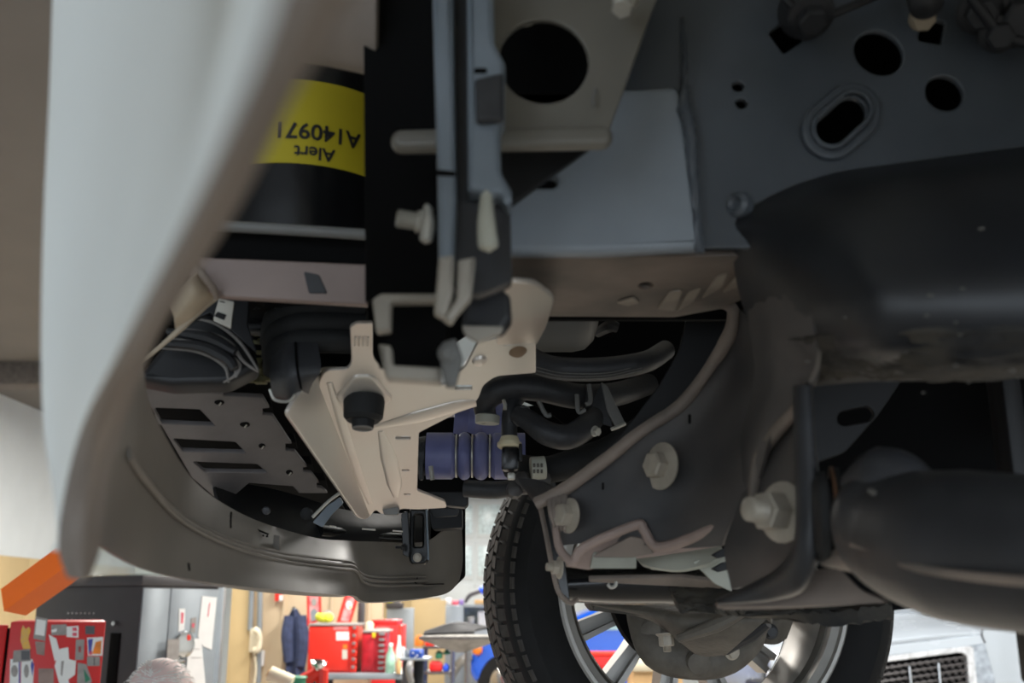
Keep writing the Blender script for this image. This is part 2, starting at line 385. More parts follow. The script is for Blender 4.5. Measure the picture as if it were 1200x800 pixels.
# corrugated crumple at the left corner
for k in range(4):
    tube('crimp', m_dust, mount, [(644 + k * 6, 586 - k * 2, .975), (646 + k * 5, 602, .97), (650 + k * 4, 618 + k * 2, .972)], [.003, .0026, .001], seg=8)
tube('mount_lip', m_lip, mount, [(650, 600, .985), (655, 640, .975), (672, 658, .965), (684, 641, .96), (745, 615, .95), (754, 620, .948), (769, 640, .945), (806, 632, .92), (862, 606, .87)], [.003, .004, .0046, .0046, .0046, .0046, .0046, .005, .004], seg=10)
plate('lip_web', m_lip, mount, flat(.97, -35, 0, (700, 640)), fil([(662, 664), (684, 643), (747, 619), (768, 644), (838, 626), (846, 640), (770, 652), (745, 655), (690, 668)], 2), th=.004)
plate('lip_recess', mat('pale_grey_primer', (146, 146, 134), .55), mount, flat(.985, -10, 0, (700, 650)), fil([(694, 645), (744, 646), (744, 664), (690, 664)], 2), th=.004, lift=.012)
plate('lip_facet', m_dust, mount, flat(.97, -30, -15, (730, 630)), fil([(694, 646), (740, 622), (754, 624), (768, 642), (742, 646)], 2), th=.003, lift=.012)
# pale plastic guard seen through the gap
loft('pale_guard', m_paleplastic, T, [[(744, 652, 1.06), (775, 643, 1.04), (845, 640, 1.0)], [(752, 660, 1.04), (790, 652, 1.02), (845, 650, .99)], [(762, 664, 1.03), (795, 668, 1.01), (830, 660, .99)]], n=5, th=.004)
plate('pale_guard', m_paleplastic, T, flat(1.0), fil([(812, 658), (858, 640), (858, 693), (838, 684)], 2), th=.004)
for y in (646, 662): plate('guard_clip', m_black, T, flat(.975), fil([(834, y + 4), (846, y - 3), (858, y - 6), (858, y + 4), (842, y + 8)], 1), th=.006)
# ---- pivot bracket with the big nut
loft('mount_shoulder', m_plate, mount, [[(872, 318, .745), (905, 325, .69), (945, 330, .64)], [(878, 385, .79), (912, 392, .715), (955, 398, .648)], [(884, 440, .82), (908, 442, .752), (950, 442, .684)], [(866, 515, .862), (884, 520, .80), (905, 508, .762)], [(856, 570, .885), (870, 575, .845), (885, 575, .82)]], n=6, th=.004, rough=.0004)
br = loft('pivot_bracket', m_plate, T, [[(905, 500, .80), (925, 486, .76), (944, 462, .715)], [(882, 545, .83), (912, 545, .775), (942, 545, .715)], [(862, 600, .85), (905, 600, .785), (944, 600, .71)], [(849, 642, .86), (900, 650, .79), (942, 650, .715)], [(857, 690, .855), (900, 682, .80), (930, 676, .745)]], n=6, th=.006)
loft('bracket_flange', m_dark, br, [[(929, 452, .712), (933, 451, .694), (948, 451, .688), (953, 452, .70)], [(930, 520, .712), (934, 520, .690), (952, 520, .684), (957, 520, .70)], [(932, 580, .71), (936, 582, .686), (957, 583, .680), (963, 585, .70)], [(930, 632, .712), (934, 638, .688), (955, 646, .682), (961, 648, .70)], [(914, 662, .735), (918, 668, .708), (938, 686, .698), (944, 690, .71)], [(882, 682, .77), (886, 688, .745), (902, 700, .735), (906, 704, .74)], [(838, 702, .80), (839, 704, .785), (841, 707, .78), (842, 709, .785)]], n=5, th=.004)
tube('bracket_rib', m_dust, br, [(945, 468, .70), (915, 500, .755), (893, 530, .80), (884, 570, .815), (884, 600, .82)], [.004, .0055, .0058, .005, .003], seg=12)
bolt('pivot_nut', m_bolt, br, P(918, 600, .742), (-.84, -.52, .02), .0142, 1.1, 1.55, stud=.014, studr=.62)
# ---- bushing, control arm
lathe('arm_bushing', m_rubber, T, P(952, 606, .69), (1, -.22, -.02), [(0, .024), (.004, .030), (.009, .031), (.010, .026), (.013, .026), (.014, .033), (.018, .033), (.020, .026), (.045, .024)], 32)
lathe('bushing_shim', m_copper, T, P(975, 606, .684), (1, -.22, -.02), [(0, .0335), (.0015, .0335)], 32)
arm = tube('control_arm', m_dark, T, [(1006, 605, .668), (1026, 610, .655), (1066, 628, .63), (1130, 640, .585), (1260, 655, .52), (1560, 700, .42)], [.024, .034, .040, .043, .040, .036], seg=24, n=8)
tube('arm_weld_seam', m_dust, arm, [(998, 638, .624), (1030, 648, .597), (1070, 664, .568), (1130, 674, .528), (1200, 681, .484), (1250, 684, .45)], [.0015, .0022, .0024, .0024, .0024, .0024], seg=8)
tube('arm_top_boss', m_dark, arm, [(1000, 575, .66), (1035, 560, .64), (1065, 570, .625), (1080, 600, .61)], [.012, .02, .017, .008], seg=14)
loft('arm_neck', m_dust, arm, [[(965, 650, .685), (985, 640, .66), (1003, 636, .64)], [(962, 662, .685), (985, 660, .66), (1002, 656, .64)], [(985, 668, .68), (1005, 672, .66), (1025, 676, .64)]], n=4, th=.004)
tube('mud_streak', mat('dry_mud', (150, 146, 136), .8), arm, [(1018, 574, .612), (1040, 586, .606), (1062, 590, .60)], [.0015, .003, .001], seg=8)
# lower lip plate and crusted skid edge
loft('lower_brace', m_dust, T, [[(838, 705, .80), (905, 692, .77), (955, 668, .745), (985, 668, .73)], [(840, 707, .79), (910, 702, .76), (965, 695, .735), (1010, 692, .715)], [(845, 710, .785), (915, 710, .755), (975, 709, .73), (1040, 706, .705)]], n=5, th=.004)
loft('crusted_rail', m_mud, T, [[(785, 690, 1.06), (850, 688, 1.03), (920, 704, 1.0), (1042, 702, .95)], [(795, 706, 1.03), (860, 707, 1.0), (930, 712, .97), (1042, 708, .94)], [(822, 716, 1.02), (875, 722, .99), (940, 719, .96), (1005, 714, .93)]], n=9, th=.012, rough=.0022)
for k in range(6): tube('crust_ridge', m_mud, T, [(838 + k * 13, 706, 1.0), (843 + k * 13, 714, .992), (852 + k * 13, 720, 1.0)], [.003, .0045, .002], seg=7)
lathe('drain_cup', m_dark, T, P(985, 714, .97), (0, 0, -1), [(0, .013), (.004, .014), (.006, .0125), (.002, .011), (.002, 0)])
# ---- black cross bar and its left hanger
bar = loft('cross_bar', m_gloss, T, [[(648, 662, 1.10), (720, 664, 1.10), (800, 664, 1.10), (890, 668, 1.10)], [(655, 682, 1.075), (720, 678, 1.075), (800, 680, 1.075), (890, 690, 1.075)], [(662, 702, 1.09), (720, 704, 1.09), (800, 705, 1.09), (890, 712, 1.09)], [(675, 706, 1.14), (720, 708, 1.14), (800, 710, 1.14), (890, 716, 1.14)]], n=5, th=.01)
plate('bar_shelf', m_dust, bar, flat(1.06, -60, 0, (760, 680)), fil([(690, 678), (800, 676), (862, 684), (850, 690), (690, 682)], 1), th=.004)
tube('shelf_hook', m_zinc, bar, [(712, 684, 1.05), (716, 688, 1.05), (721, 686, 1.05), (722, 681, 1.05)], .0018, seg=8)
tube('bar_hanger', m_dust, T, [(632, 588, 1.05), (640, 626, 1.05), (648, 668, 1.05), (655, 694, 1.05), (668, 706, 1.06), (676, 702, 1.07)], .0026, seg=8)
plate('hanger_web', m_gloss, T, flat(1.07), fil([(634, 588), (650, 588), (660, 640), (668, 704), (657, 694), (646, 650)], 2), th=.003)
loft('hanger_shoulder', m_dark, T, [[(606, 560, 1.12), (630, 562, 1.10), (655, 575, 1.06)], [(618, 578, 1.12), (636, 590, 1.09), (652, 596, 1.06)], [(634, 600, 1.12), (640, 612, 1.09), (650, 622, 1.06)]], n=4, th=.004)
# ---- far side suspension
flca = loft('far_control_arm', m_cast, T, [[(684, 700, 1.60), (750, 702, 1.56), (820, 708, 1.50), (905, 716, 1.45)], [(692, 708, 1.57), (752, 716, 1.52), (812, 726, 1.46), (900, 724, 1.42)], [(704, 711, 1.58), (760, 726, 1.54), (800, 748, 1.49), (868, 752, 1.46)], [(720, 712, 1.62), (775, 732, 1.58), (815, 766, 1.54), (850, 768, 1.52)]], n=6, th=.012)
tube('arm_web', m_cast, flca, [(795, 748, 1.47), (840, 732, 1.44), (880, 712, 1.42)], [.006, .01, .006], seg=10)
for q in ((780, 742), (838, 742)): bolt('ball_joint_nut', m_bolt, flca, P(*q, 1.52), (.05, -.1, -1), .011, 1.2, 1.3, stud=.008)
kn = tube('steering_knuckle', m_cast, T, [(752, 700, 1.80), (756, 728, 1.78), (772, 760, 1.76), (806, 772, 1.75), (846, 770, 1.75), (872, 748, 1.77), (886, 715, 1.80)], [.026, .03, .034, .032, .030, .032, .026], seg=14)
tube('knuckle_web', m_cast, kn, [(770, 735, 1.78), (800, 750, 1.76), (840, 748, 1.76), (862, 730, 1.78)], [.02, .03, .03, .02], seg=12)
lathe('knuckle_boss', m_cast, kn, P(818, 774, 1.72), (0, -1, -.3), [(0, .02), (.012, .018), (.014, .010), (.016, 0)])
lathe('knuckle_boss', m_cast, kn, P(764, 738, 1.75), (-.3, -1, -.1), [(0, .018), (.012, .016), (.014, .009), (.016, 0)])
bolt('knuckle_bolt', m_bolt, kn, P(858, 764, 1.72), (.2, -1, -.2), .009, .7, 1.4)
tube('tie_rod_end', m_dark, T, [(850, 762, 1.70), (866, 750, 1.68), (882, 742, 1.66), (900, 730, 1.64)], [.008, .012, .012, .008], seg=10)
loft('brake_caliper', m_cast, T, [[(885, 690, 1.86), (915, 690, 1.84), (935, 690, 1.86)], [(872, 725, 1.86), (905, 730, 1.83), (930, 725, 1.86)], [(880, 752, 1.87), (908, 755, 1.85), (922, 748, 1.87)]], n=5, th=.04)
bolt('caliper_bolt', m_dark, T, P(903, 740, 1.81), (0, -1, 0), .010, .6, 1.3)
plate('dust_shield', m_dark, T, flat(1.93), fil([(735, 690), (742, 712), (762, 745), (790, 768), (812, 770), (780, 730), (775, 690)], 6), th=.003)
plate('caliper_ear', m_cast, T, flat(1.91), fil([(764, 700), (790, 702), (782, 745), (768, 752), (756, 735)], 4), th=.012, bev=.003)
# ---- far front wheel, steered a little so its tread turns towards us
WR = .372; RR = .268
wc = P(828, 684, 1.88); YAW = math.radians(9)
ax = V((-math.sin(YAW), math.cos(YAW), 0))            # from the inner to the outer face
ax = Matrix.Rotation(math.radians(-1.5), 3, 'X') @ ax
WM = frame(ax)
wheel = bpy.data.objects.new('front_wheel', None); COL.objects.link(wheel); wheel.empty_display_size = .1
wheel.parent = T; WL[wheel] = wc.copy(); wheel.location = wc - WL[T]
def wl(r, a, h): return wc + WM @ V((r * math.cos(a), r * math.sin(a), h))
lathe('tyre', m_tyre, wheel, wc, ax, [(.012, RR - .004), (.0, RR + .006), (-.012, RR + .035), (-.018, RR + .06), (-.012, WR - .03), (.004, WR - .012), (.022, WR - .006), (.05, WR - .001), (.22, WR - .001), (.25, WR - .008), (.27, WR - .03), (.276, RR + .05), (.262, RR + .006), (.25, RR - .004)], 96, caps=False)
# tread: shoulder lugs and rows of blocks standing proud, too fine to pick apart singly
bm = bmesh.new()
def lug(a, h0, h1, r0, r1, w, skew=0., h=.007):
    R = Matrix.Rotation(0, 3, 'Z'); vs = []
    for rr in (0, 1):
        for (aa, hh, rb) in ((a - w, h0, r0), (a + w, h0, r0), (a + w + skew, h1, r1), (a - w + skew, h1, r1)):
            vs.append(bm.verts.new(wl(rb + rr * h - .003 * (1 - rr), aa, hh)))
    for f in ((0, 1, 2, 3), (7, 6, 5, 4), (0, 4, 5, 1), (1, 5, 6, 2), (2, 6, 7, 3), (3, 7, 4, 0)): bm.faces.new([vs[k] for k in f])
NL = 84
for k in range(NL):
    a = 2 * math.pi * k / NL; d = 2 * math.pi / NL
    lug(a, -.006, .04, WR - .026, WR - .004, d * .38, .01)
    lug(a + d * .3, .046, .09, WR - .002, WR - .002, d * .36, .02)
    lug(a + d * .1, .098, .15, WR - .002, WR - .002, d * .40, -.02)
    lug(a + d * .6, .158, .205, WR - .002, WR - .003, d * .36, .02)
    lug(a, .212, .262, WR - .004, WR - .02, d * .38, .01)
o = bm_link('tread_blocks', bm, m_tread, wheel, smooth=False); o['kind'] = 'stuff'
rim = lathe('rim_barrel', m_alu, wheel, wc, ax, [(.0, RR + .004), (-.004, RR), (-.003, RR - .006), (.006, RR - .008), (.012, RR - .02), (.03, RR - .022), (.05, RR - .034), (.15, RR - .036), (.20, RR - .02), (.235, RR - .008), (.245, RR), (.25, RR + .004), (.235, RR + .006), (.19, RR - .012), (.14, RR - .028), (.06, RR - .026), (.04, RR - .012), (.012, RR - .002), (.0, RR + .004)], 96, caps=False)
lathe('balance_groove', m_alud, rim, wc, ax, [(.0302, RR - .0225), (.034, RR - .0265), (.04, RR - .0295)], 96, caps=False)
NS = 12
for k in range(NS):
    a = math.radians(7) + 2 * math.pi * k / NS
    b2 = bmesh.new(); h0, h1 = .19, .235
    secs = [(.07, .030), (.15, .026), (RR - .03, .034)]
    ring = []
    for r, wd in secs:
        q = []
        for (s, hh) in ((-1, h0), (-.42, h0), (-.42, h0 + .02), (.42, h0 + .02), (.42, h0), (1, h0), (1, h1), (-1, h1)):
            q.append(b2.verts.new(wl(0, 0, 0) + WM @ (Matrix.Rotation(a, 3, 'Z') @ V((r, s * wd * .62, hh - (.03 * (RR - r) / RR if hh < h1 else 0))))))
        ring.append(q)
    for i in range(2):
        for j in range(8): b2.faces.new((ring[i][j], ring[i][(j + 1) % 8], ring[i + 1][(j + 1) % 8], ring[i + 1][j]))
    b2.faces.new(ring[0][::-1]); b2.faces.new(ring[2])
    bm_link('spoke', b2, m_alu, wheel, sharp=20)
lathe('hub', m_alud, wheel, wc, ax, [(.16, .02), (.16, .085), (.20, .10), (.235, .10), (.24, .05), (.24, 0)], 48)
disc = lathe('brake_disc', m_void, wheel, wc, ax, [(.09, .07), (.09, .155), (.118, .155), (.118, .07), (.09, .07)], 64, caps=False)
# ---- white fender end and grey flare lip right beside the camera
loft('fender', m_white, T, [
    [(64, -90, .46), (140, -90, .37), (240, -90, .235), (325, -90, .13), (352, -90, .090)],
    [(58, 100, .46), (118, 100, .385), (195, 100, .27), (262, 100, .165), (288, 100, .116)],
    [(51, 250, .46), (98, 250, .41), (150, 250, .32), (196, 250, .22), (220, 250, .165)],
    [(48, 400, .46), (73, 400, .43), (98, 400, .38), (122, 400, .31), (144, 400, .25)],
    [(51, 500, .46), (62, 500, .45), (72, 500, .43), (84, 500, .40), (98, 500, .36)],
    [(62, 575, .45), (66, 575, .445), (70, 575, .44), (74, 575, .43), (80, 575, .41)],
    [(68, 640, .44), (70, 640, .44), (72, 640, .43), (74, 640, .43), (76, 640, .42)]], n=6, th=.004)
loft('flare_lip', m_under, T, [
    [(352, -90, 0.090), (400, -90, 0.085), (440, -90, 0.088), (480, -90, 0.108)],
    [(290, 100, 0.116), (312, 100, 0.111), (335, 100, 0.114), (352, 100, 0.143)],
    [(222, 250, 0.164), (240, 250, 0.158), (258, 250, 0.162), (275, 250, 0.200)],
    [(144, 400, 0.251), (158, 400, 0.243), (172, 400, 0.248), (182, 400, .34)],
    [(96, 500, .36), (112, 500, .35), (130, 500, .36), (145, 500, .42)],
    [(76, 575, .40), (92, 575, .395), (110, 575, .40), (124, 575, .44)],
    [(68, 640, .42), (84, 640, .41), (104, 640, .415), (118, 640, .44)],
    [(78, 676, .425), (88, 679, .42), (98, 680, .42), (106, 676, .43)]], n=6, th=.004)
# ---- bumper valance sweeping round to the far side
VS = [((168, 425, .62), (135, 470, .56), (95, 530, .51), (80, 560, .49)), ((174, 468, .68), (150, 530, .62), (112, 585, .57), (95, 615, .54)),
      ((195, 513, .78), (170, 560, .73), (140, 612, .68), (122, 640, .65)), ((225, 560, .90), (212, 605, .86), (190, 645, .82), (172, 667, .79)),
      ((262, 590, 1.02), (268, 634, .98), (258, 664, .95), (250, 683, .93)), ((310, 613, 1.16), (330, 652, 1.12), (335, 678, 1.09), (340, 692, 1.07)),
      ((370, 630, 1.32), (396, 661, 1.28), (398, 682, 1.26), (400, 697, 1.24)), ((404, 633, 1.40), (415, 664, 1.37), (416, 684, 1.35), (416, 698, 1.34)),
      ((430, 634, 1.46), (433, 680, 1.44), (433, 694, 1.42), (433, 705, 1.41)), ((500, 634, 1.66), (500, 680, 1.64), (500, 692, 1.62), (500, 700, 1.61)),
      ((530, 612, 1.75), (532, 660, 1.75), (530, 680, 1.74), (527, 693, 1.74)), ((543, 600, 1.80), (545, 640, 1.80), (544, 660, 1.80), (541, 676, 1.80))]
va = loft('bumper_valance', m_dam, T, [list(s) for s in VS], n=6, th=.005)
for off, dy, r in ((0, 0, .0016), (0, 5, .0014), (0, -5, .0012)):
    tube('valance_ridge', m_dam, va, [(s[1][0] + dy * .3, s[1][1] + dy, s[1][2] - .005) for s in VS[1:10]], r * 1.5, seg=6, n=5)
plate('valance_clip', m_dam, va, flat(1.13), fil([(323, 627), (330, 628), (330, 651), (322, 648)], 1), th=.006, lift=.01)
for k in range(3): box('clip_dash', m_void, va, P(304 + k * 4.5, 626.5 + k * .8, 1.11), (.002, .002, .002), bev=0)
plate('clip_dash', m_void, va, flat(1.11), [(301, 619), (315, 625), (314, 627), (300, 621)], th=.002)
tube('panel_joint', m_void, va, [(271, 600, .99), (270.5, 609, .985), (270.5, 618, .975)], .0009, seg=6)
tube('panel_joint', m_void, va, [(221, 660, .845), (222, 668, .84)], .0009, seg=6)
tube('step_line', m_void, va, [(489, 677, 1.60), (489, 684, 1.595), (520, 684, 1.68)], .0009, seg=6)
# inside of the nose
loft('nose_inner', m_black, T, [[(250, 560, 1.25), (330, 575, 1.40), (420, 600, 1.55), (505, 600, 1.75)], [(262, 600, 1.2), (330, 615, 1.35), (420, 622, 1.5), (505, 622, 1.7)], [(300, 625, 1.22), (350, 638, 1.36), (430, 645, 1.52), (505, 645, 1.72)]], n=4, th=.004)
plate('nose_end_shade', m_void, T, flat(1.79), fil([(500, 592), (545, 592), (545, 675), (525, 694), (500, 700)], 3), th=.02)  # black sheet paints the shade at the valance's far end
plate('nose_shade_sheet', m_void, T, flat(1.79), [(320, 540), (545, 575), (545, 640), (500, 660), (320, 640)], th=.004)  # added black sheet, darkens the nose and blocks light from behind
tube('nose_bar', m_gloss, T, [(372, 622, 1.42), (420, 628, 1.52), (475, 632, 1.62)], .010, seg=12)
for q in ((386, 394, 616), (424, 440, 619.5), (460, 472, 621.5)):
    plate('pale_dash', m_sticker, T, flat(1.36), [(q[0], q[2] - 1), (q[1], q[2]), (q[1], q[2] + 2), (q[0], q[2] + 1)], th=.002)  # pale strips set in front of the nose bar
lathe('nose_plug', m_rubber, T, P(360, 601, 1.30), (0, -1, -.4), [(0, .008), (.004, .008), (.006, .004), (.006, 0)])
lathe('nose_rivet', m_hose, T, P(312, 598, 1.2), (0, -1, -.4), [(0, .005), (.002, .004), (.003, 0)])
st = plate('nose_strut', m_bluegrey, T, flat(1.28, -20), fil([(366, 612), (384, 592), (398, 583), (402, 590), (388, 604), (378, 618)], 2), th=.006)
tube('strut_edge', m_zinc, st, [(366, 606, 1.26), (384, 588, 1.26), (400, 576, 1.26)], .002, seg=8)
# tow hook on the far frame horn
tw = plate('tow_hook', m_gloss, T, flat(1.5), fil([(480, 596), (502, 596), (502, 655), (498, 661), (482, 661), (479, 655)], 3), [fil([(485, 603), (495, 603), (495, 640), (485, 640)], 3)], th=.02, bev=.003)
plate('hook_side', m_gloss, tw, flat(1.47), fil([(470, 602), (478, 598), (480, 640), (479, 653), (472, 650)], 2), th=.008)
tube('hook_highlight', m_bluegrey, tw, [(500, 597, 1.475), (501, 630, 1.475), (502, 656, 1.475)], .0016, seg=8)  # blue-grey strip paints the highlight along the hook
bolt('hook_bolt', m_bolt, tw, P(489, 653, 1.47), (0, -1, 0), .0045, .6, 1.4)
bolt('hook_bolt', m_dark, tw, P(474, 641, 1.46), (-1, -.3, 0), .004, .8, 1.4, stud=.008)
plate('horn_block', m_black, T, flat(1.62), fil([(503, 594), (541, 594), (541, 618), (506, 620)], 3), th=.05)
plate('horn_recess', m_dark, T, flat(1.56), fil([(504, 596), (538, 596), (536, 604), (508, 606)], 3), th=.01)
# ---- slotted undertray
tp = Plane(P(175, 455, .98), P(320, 468, 1.08), P(385, 575, 1.36))
tray = plate('undertray', m_tray, T, tp, [(160, 448), (206, 450), (232, 454), (233, 460), (262, 461), (262, 464), (309, 466), (316, 478), (308, 479), (308, 486), (320, 487), (334, 508), (342, 520), (335, 520), (335, 528), (346, 529), (360, 547), (355, 548), (356, 553), (365, 554), (374, 566), (371, 566), (372, 571), (378, 572), (384, 578), (350, 578), (343, 570), (292, 566), (262, 592), (225, 560), (190, 500)],
    [fil([(182, 478), (234, 480), (252, 499), (186, 496)], 2), fil([(203, 514), (276, 518), (288, 531), (214, 529)], 2), fil([(226, 541), (301, 544), (313, 554), (240, 553)], 2)], th=.006, bev=.0015)
for q in ((257, 471), (287, 497), (307, 522), (339, 553)):
    plate('tray_screw_slot', m_void, tray, tp, circ(*q, 6 if q[0] < 300 else 4, 2.6, 14), th=.002, lift=.0012)
    plate('tray_screw', m_zinc, tray, tp, fil([(q[0] - 2, q[1] + 1.5), (q[0] + 1, q[1] - 1.8), (q[0] + 2.5, q[1] - 1.2), (q[0] - .5, q[1] + 2)], .4), th=.0015, lift=.003)
for q in ((313, 483), (341, 524), (360, 550), (376, 569)):
    plate('tray_tab', m_void, tray, tp, fil([(q[0] - 8, q[1] - 3), (q[0] + 7, q[1] - 3), (q[0] + 9, q[1] + 6), (q[0] - 2, q[1] + 6), (q[0] - 3, q[1] + 2), (q[0] - 8, q[1] + 2)], 1), th=.012, lift=-.004)
plate('tray_backing', m_void, T, Plane(P(175, 455, 1.10), P(320, 468, 1.20), P(385, 575, 1.48)), [(150, 380), (345, 380), (400, 590), (430, 640), (300, 630), (200, 560)], th=.003)  # black sheet behind the slots stands in for the dark there
# ---- fog lamp housing, sticker, clips
fl = plate('fog_lamp', m_lens, T, flat(.93, 10, 10, (240, 410)), fil([(160, 442), (213, 378), (246, 366), (300, 414), (303, 430), (268, 448), (200, 450)], 6), th=.03, bev=.006)
for L in ([(214, 372), (250, 378), (280, 400), (303, 434)], [(208, 384), (245, 390), (270, 402), (284, 422), (303, 436)], [(198, 396), (240, 402), (268, 416), (281, 428), (276, 442)], [(188, 408), (232, 412), (262, 428), (268, 448)], [(206, 408), (244, 411), (270, 425), (276, 438), (262, 448)]):
    tube('lens_rib', m_lens2, fl, [(q[0], q[1], .905 - .0 * k) for k, q in enumerate(L)], [.0006, .0015, .0017, .0009], seg=7)
for L in ([(190, 402), (236, 406), (266, 420), (275, 432)], [(196, 388), (244, 396), (276, 412)]):
    tube('lens_rib', m_lens, fl, [(q[0], q[1], .90) for q in L], [.003, .006, .004], seg=8)
tube('housing_edge', m_beige, T, [(160, 430, .86), (190, 404, .86), (214, 383, .86), (240, 360, .86), (256, 348, .86)], [.0015, .002, .003, .002, .002], seg=8)
hp = flat(.90, 8, 0, (260, 370))
hs = plate('housing_side', m_black, T, hp, [(205, 384), (256, 346), (292, 352), (290, 380), (300, 412), (246, 366)], th=.004)
plate('sticker', m_sticker, hs, hp, fil([(257, 350), (275, 354), (271, 386), (250, 376)], 2), th=.001, lift=.0015)
for k in range(6):
    t = k / 6; plate('print_line', m_ink, hs, hp, [(254 + 1 - 4 * t, 366 + 9 * t * .6), (266 - 3 * t, 370 + 9 * t * .7), (266 - 3 * t, 371 + 9 * t * .7), (254 + 1 - 4 * t, 367 + 9 * t * .6)], th=.0006, lift=.0022)
plate('print_line', m_ink, hs, hp, [(258, 353), (264, 354.5), (264, 356), (258, 354.5)], th=.0006, lift=.0022)
loft('beige_bracket', m_beige, T, [[(196, 350, .80), (222, 330, .78), (240, 314, .80)], [(204, 372, .81), (228, 352, .79), (252, 340, .81)], [(205, 385, .83), (224, 374, .82), (250, 352, .83)]], n=5, th=.004)
tube('bracket_strap', m_dust, T, [(228, 306, .78), (238, 322, .78), (250, 338, .79), (254, 350, .80)], [.002, .003, .003, .002], seg=8)
bm = bmesh.new()
for k in range(26): box_bm(bm, P(random.uniform(300, 311), 385 + k * 2.4, 1.02 + random.uniform(0, .02)), (random.uniform(.006, .014), .01, random.uniform(.003, .007)), None, .0008)
for k in range(10): box_bm(bm, P(random.uniform(281, 309), random.uniform(432, 446), 1.0), (random.uniform(.008, .02), .01, .006), None, .0008)
bm_link('wiring_connector', bm, m_olive, T)
tube('connector_bar', m_cast, T, [(281, 389, 1.0), (298, 390, 1.0), (312, 391, 1.0)], .003, seg=8)
tube('connector_bar', m_dark, T, [(281, 383, 1.0), (298, 383, 1.0), (312, 382, 1.0)], .004, seg=8)
# intake boot and its cap
for k, (y0, y1) in enumerate(((412, 366), (428, 384), (446, 404))):
    tube('intake_boot_fold', m_rubber, T, [(316 + k * 2, y0 - 8, .98), (324 + k, (y0 + y1) / 2 - 14, .965), (348, y1 - 4, .955), (385, y1 - 6, .95), (430, y1 - 4, .95)], [.010, .013, .013, .013, .013], seg=14)
cp = loft('intake_cap', m_hose, T, [[(318, 412, .96), (340, 402, .94), (372, 400, .94)], [(316, 440, .95), (340, 436, .925), (376, 432, .93)], [(320, 462, .96), (342, 462, .94), (366, 450, .94)], [(326, 470, .97), (345, 470, .955), (360, 466, .96)]], n=5, th=.02)
tube('cap_split', m_void, cp, [(346, 401, .936), (348, 430, .924), (353, 456, .93)], .0013, seg=6)
tube('cap_edge', m_zinc, cp, [(316, 456, .94), (322, 468, .94), (338, 470, .935), (346, 462, .93)], .0014, seg=6)
# ---- front crossbeam, canister with the warning label
bp_ = flat(.80)
cb = plate('crossbeam', m_beam, T, bp_, [(205, 300), (430, 309), (430, 357), (256, 347), (232, 335)], th=.01, bev=.002)
plate('notch_shadow', m_hose, cb, bp_, fil([(356, 318), (374, 322), (384, 344), (362, 344)], 3), th=.002, lift=.0012)  # dark plate on the beam paints the shadow of a notch
plate('beam_web', m_void, T, flat(.816), [(205, 262), (430, 270), (430, 312), (205, 302)], th=.006)  # shade of the beam's recess put into the near-black colour
tube('beam_bead', m_zinc if False else m_canister, cb, [(205, 262, .80), (320, 268, .80), (430, 275, .80)], .0048, seg=12)
cx, cy = P(332, 150, .83).x, .925; CR = .095
zt_, zb_ = P(330, 50, cy - CR).z, P(330, 315, cy - CR).z
can = lathe('canister', m_gloss, T, (cx, cy, zb_), (0, 0, 1), [(0, CR - .008), (.006, CR), (zt_ - zb_ - .006, CR), (zt_ - zb_, CR - .008)], 64)
def on_can(u, z, r): return V((cx + r * math.sin(u / CR), cy - r * math.cos(u / CR), z))
lz0, lz1 = P(330, 191, cy - CR).z, P(330, 93, cy - CR).z
bm = bmesh.new(); g = [[bm.verts.new(on_can(-.07 + .17 * i / 24, z, CR + .0006)) for i in range(25)] for z in (lz0, lz1)]
for i in range(24): bm.faces.new((g[0][i], g[0][i + 1], g[1][i + 1], g[1][i]))
lab = bm_link('warning_label', bm, m_yellow, can)
def can_text(s, u0, z0, size):
    me = text_mesh(s, size)
    bm = bmesh.new(); bm.from_mesh(me); bpy.data.meshes.remove(me)
    bmesh.ops.subdivide_edges(bm, edges=[e for e in bm.edges if e.calc_length() > .004], cuts=2)
    for v in bm.verts: v.co = on_can(u0 - v.co.x, z0 - v.co.y, CR + .0012)
    return bm_link('label_print', bm, m_ink, can, smooth=False)
can_text('A140971', .031, P(380, 152, cy - CR).z, .0212)
can_text('Alert', .0285, P(380, 177, cy - CR).z, .0168)
loft('arch_liner', m_under, T, [[(300, -80, .66), (370, -80, .64), (440, -80, .62)], [(300, 20, .68), (370, 20, .66), (440, 20, .64)], [(300, 60, .71), (370, 62, .69), (440, 74, .67)], [(300, 72, .73), (370, 76, .71), (440, 90, .69)]], n=4, th=.004)
plate('nose_back_shade', m_void, T, flat(1.02, 0), [(130, -200), (640, -200), (640, 330), (430, 470), (300, 440), (150, 380)], th=.004)  # black sheet stands for the unlit depth behind the canister
# ---- near bumper mount: black panel and blue-grey channel
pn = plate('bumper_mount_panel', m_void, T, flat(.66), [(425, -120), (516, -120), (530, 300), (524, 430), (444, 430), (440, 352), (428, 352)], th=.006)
ch = plate('mount_channel', m_bluegrey, T, flat(.56), fil([(504, -120), (529, -120), (532, 120), (534, 240), (530, 322), (514, 326), (512, 200), (508, 60)], 2), th=.03, bev=.003)
plate('channel_web', m_dark, ch, flat(.578), [(526, -120), (552, -120), (556, 310), (526, 310)], th=.004)
plate('channel_flange', m_bluegrey, ch, flat(.56), fil([(546, -120), (576, -120), (580, 50), (592, 72), (591, 138), (586, 146), (587, 200), (600, 222), (597, 242), (584, 226), (572, 232), (560, 222), (548, 222)], 4), th=.022, bev=.004)
plate('channel_shadow_step', m_hose, ch, flat(.553), fil([(556, 92), (590, 84), (590, 140), (558, 142)], 4), th=.006, bev=.002)
plate('channel_slot', m_void, ch, flat(.548), pill(558, 82, 568, 82, 3), th=.002)
plate('channel_slot', m_void, ch, flat(.547), [(512, 198), (534, 200), (534, 206), (512, 205)], th=.002)
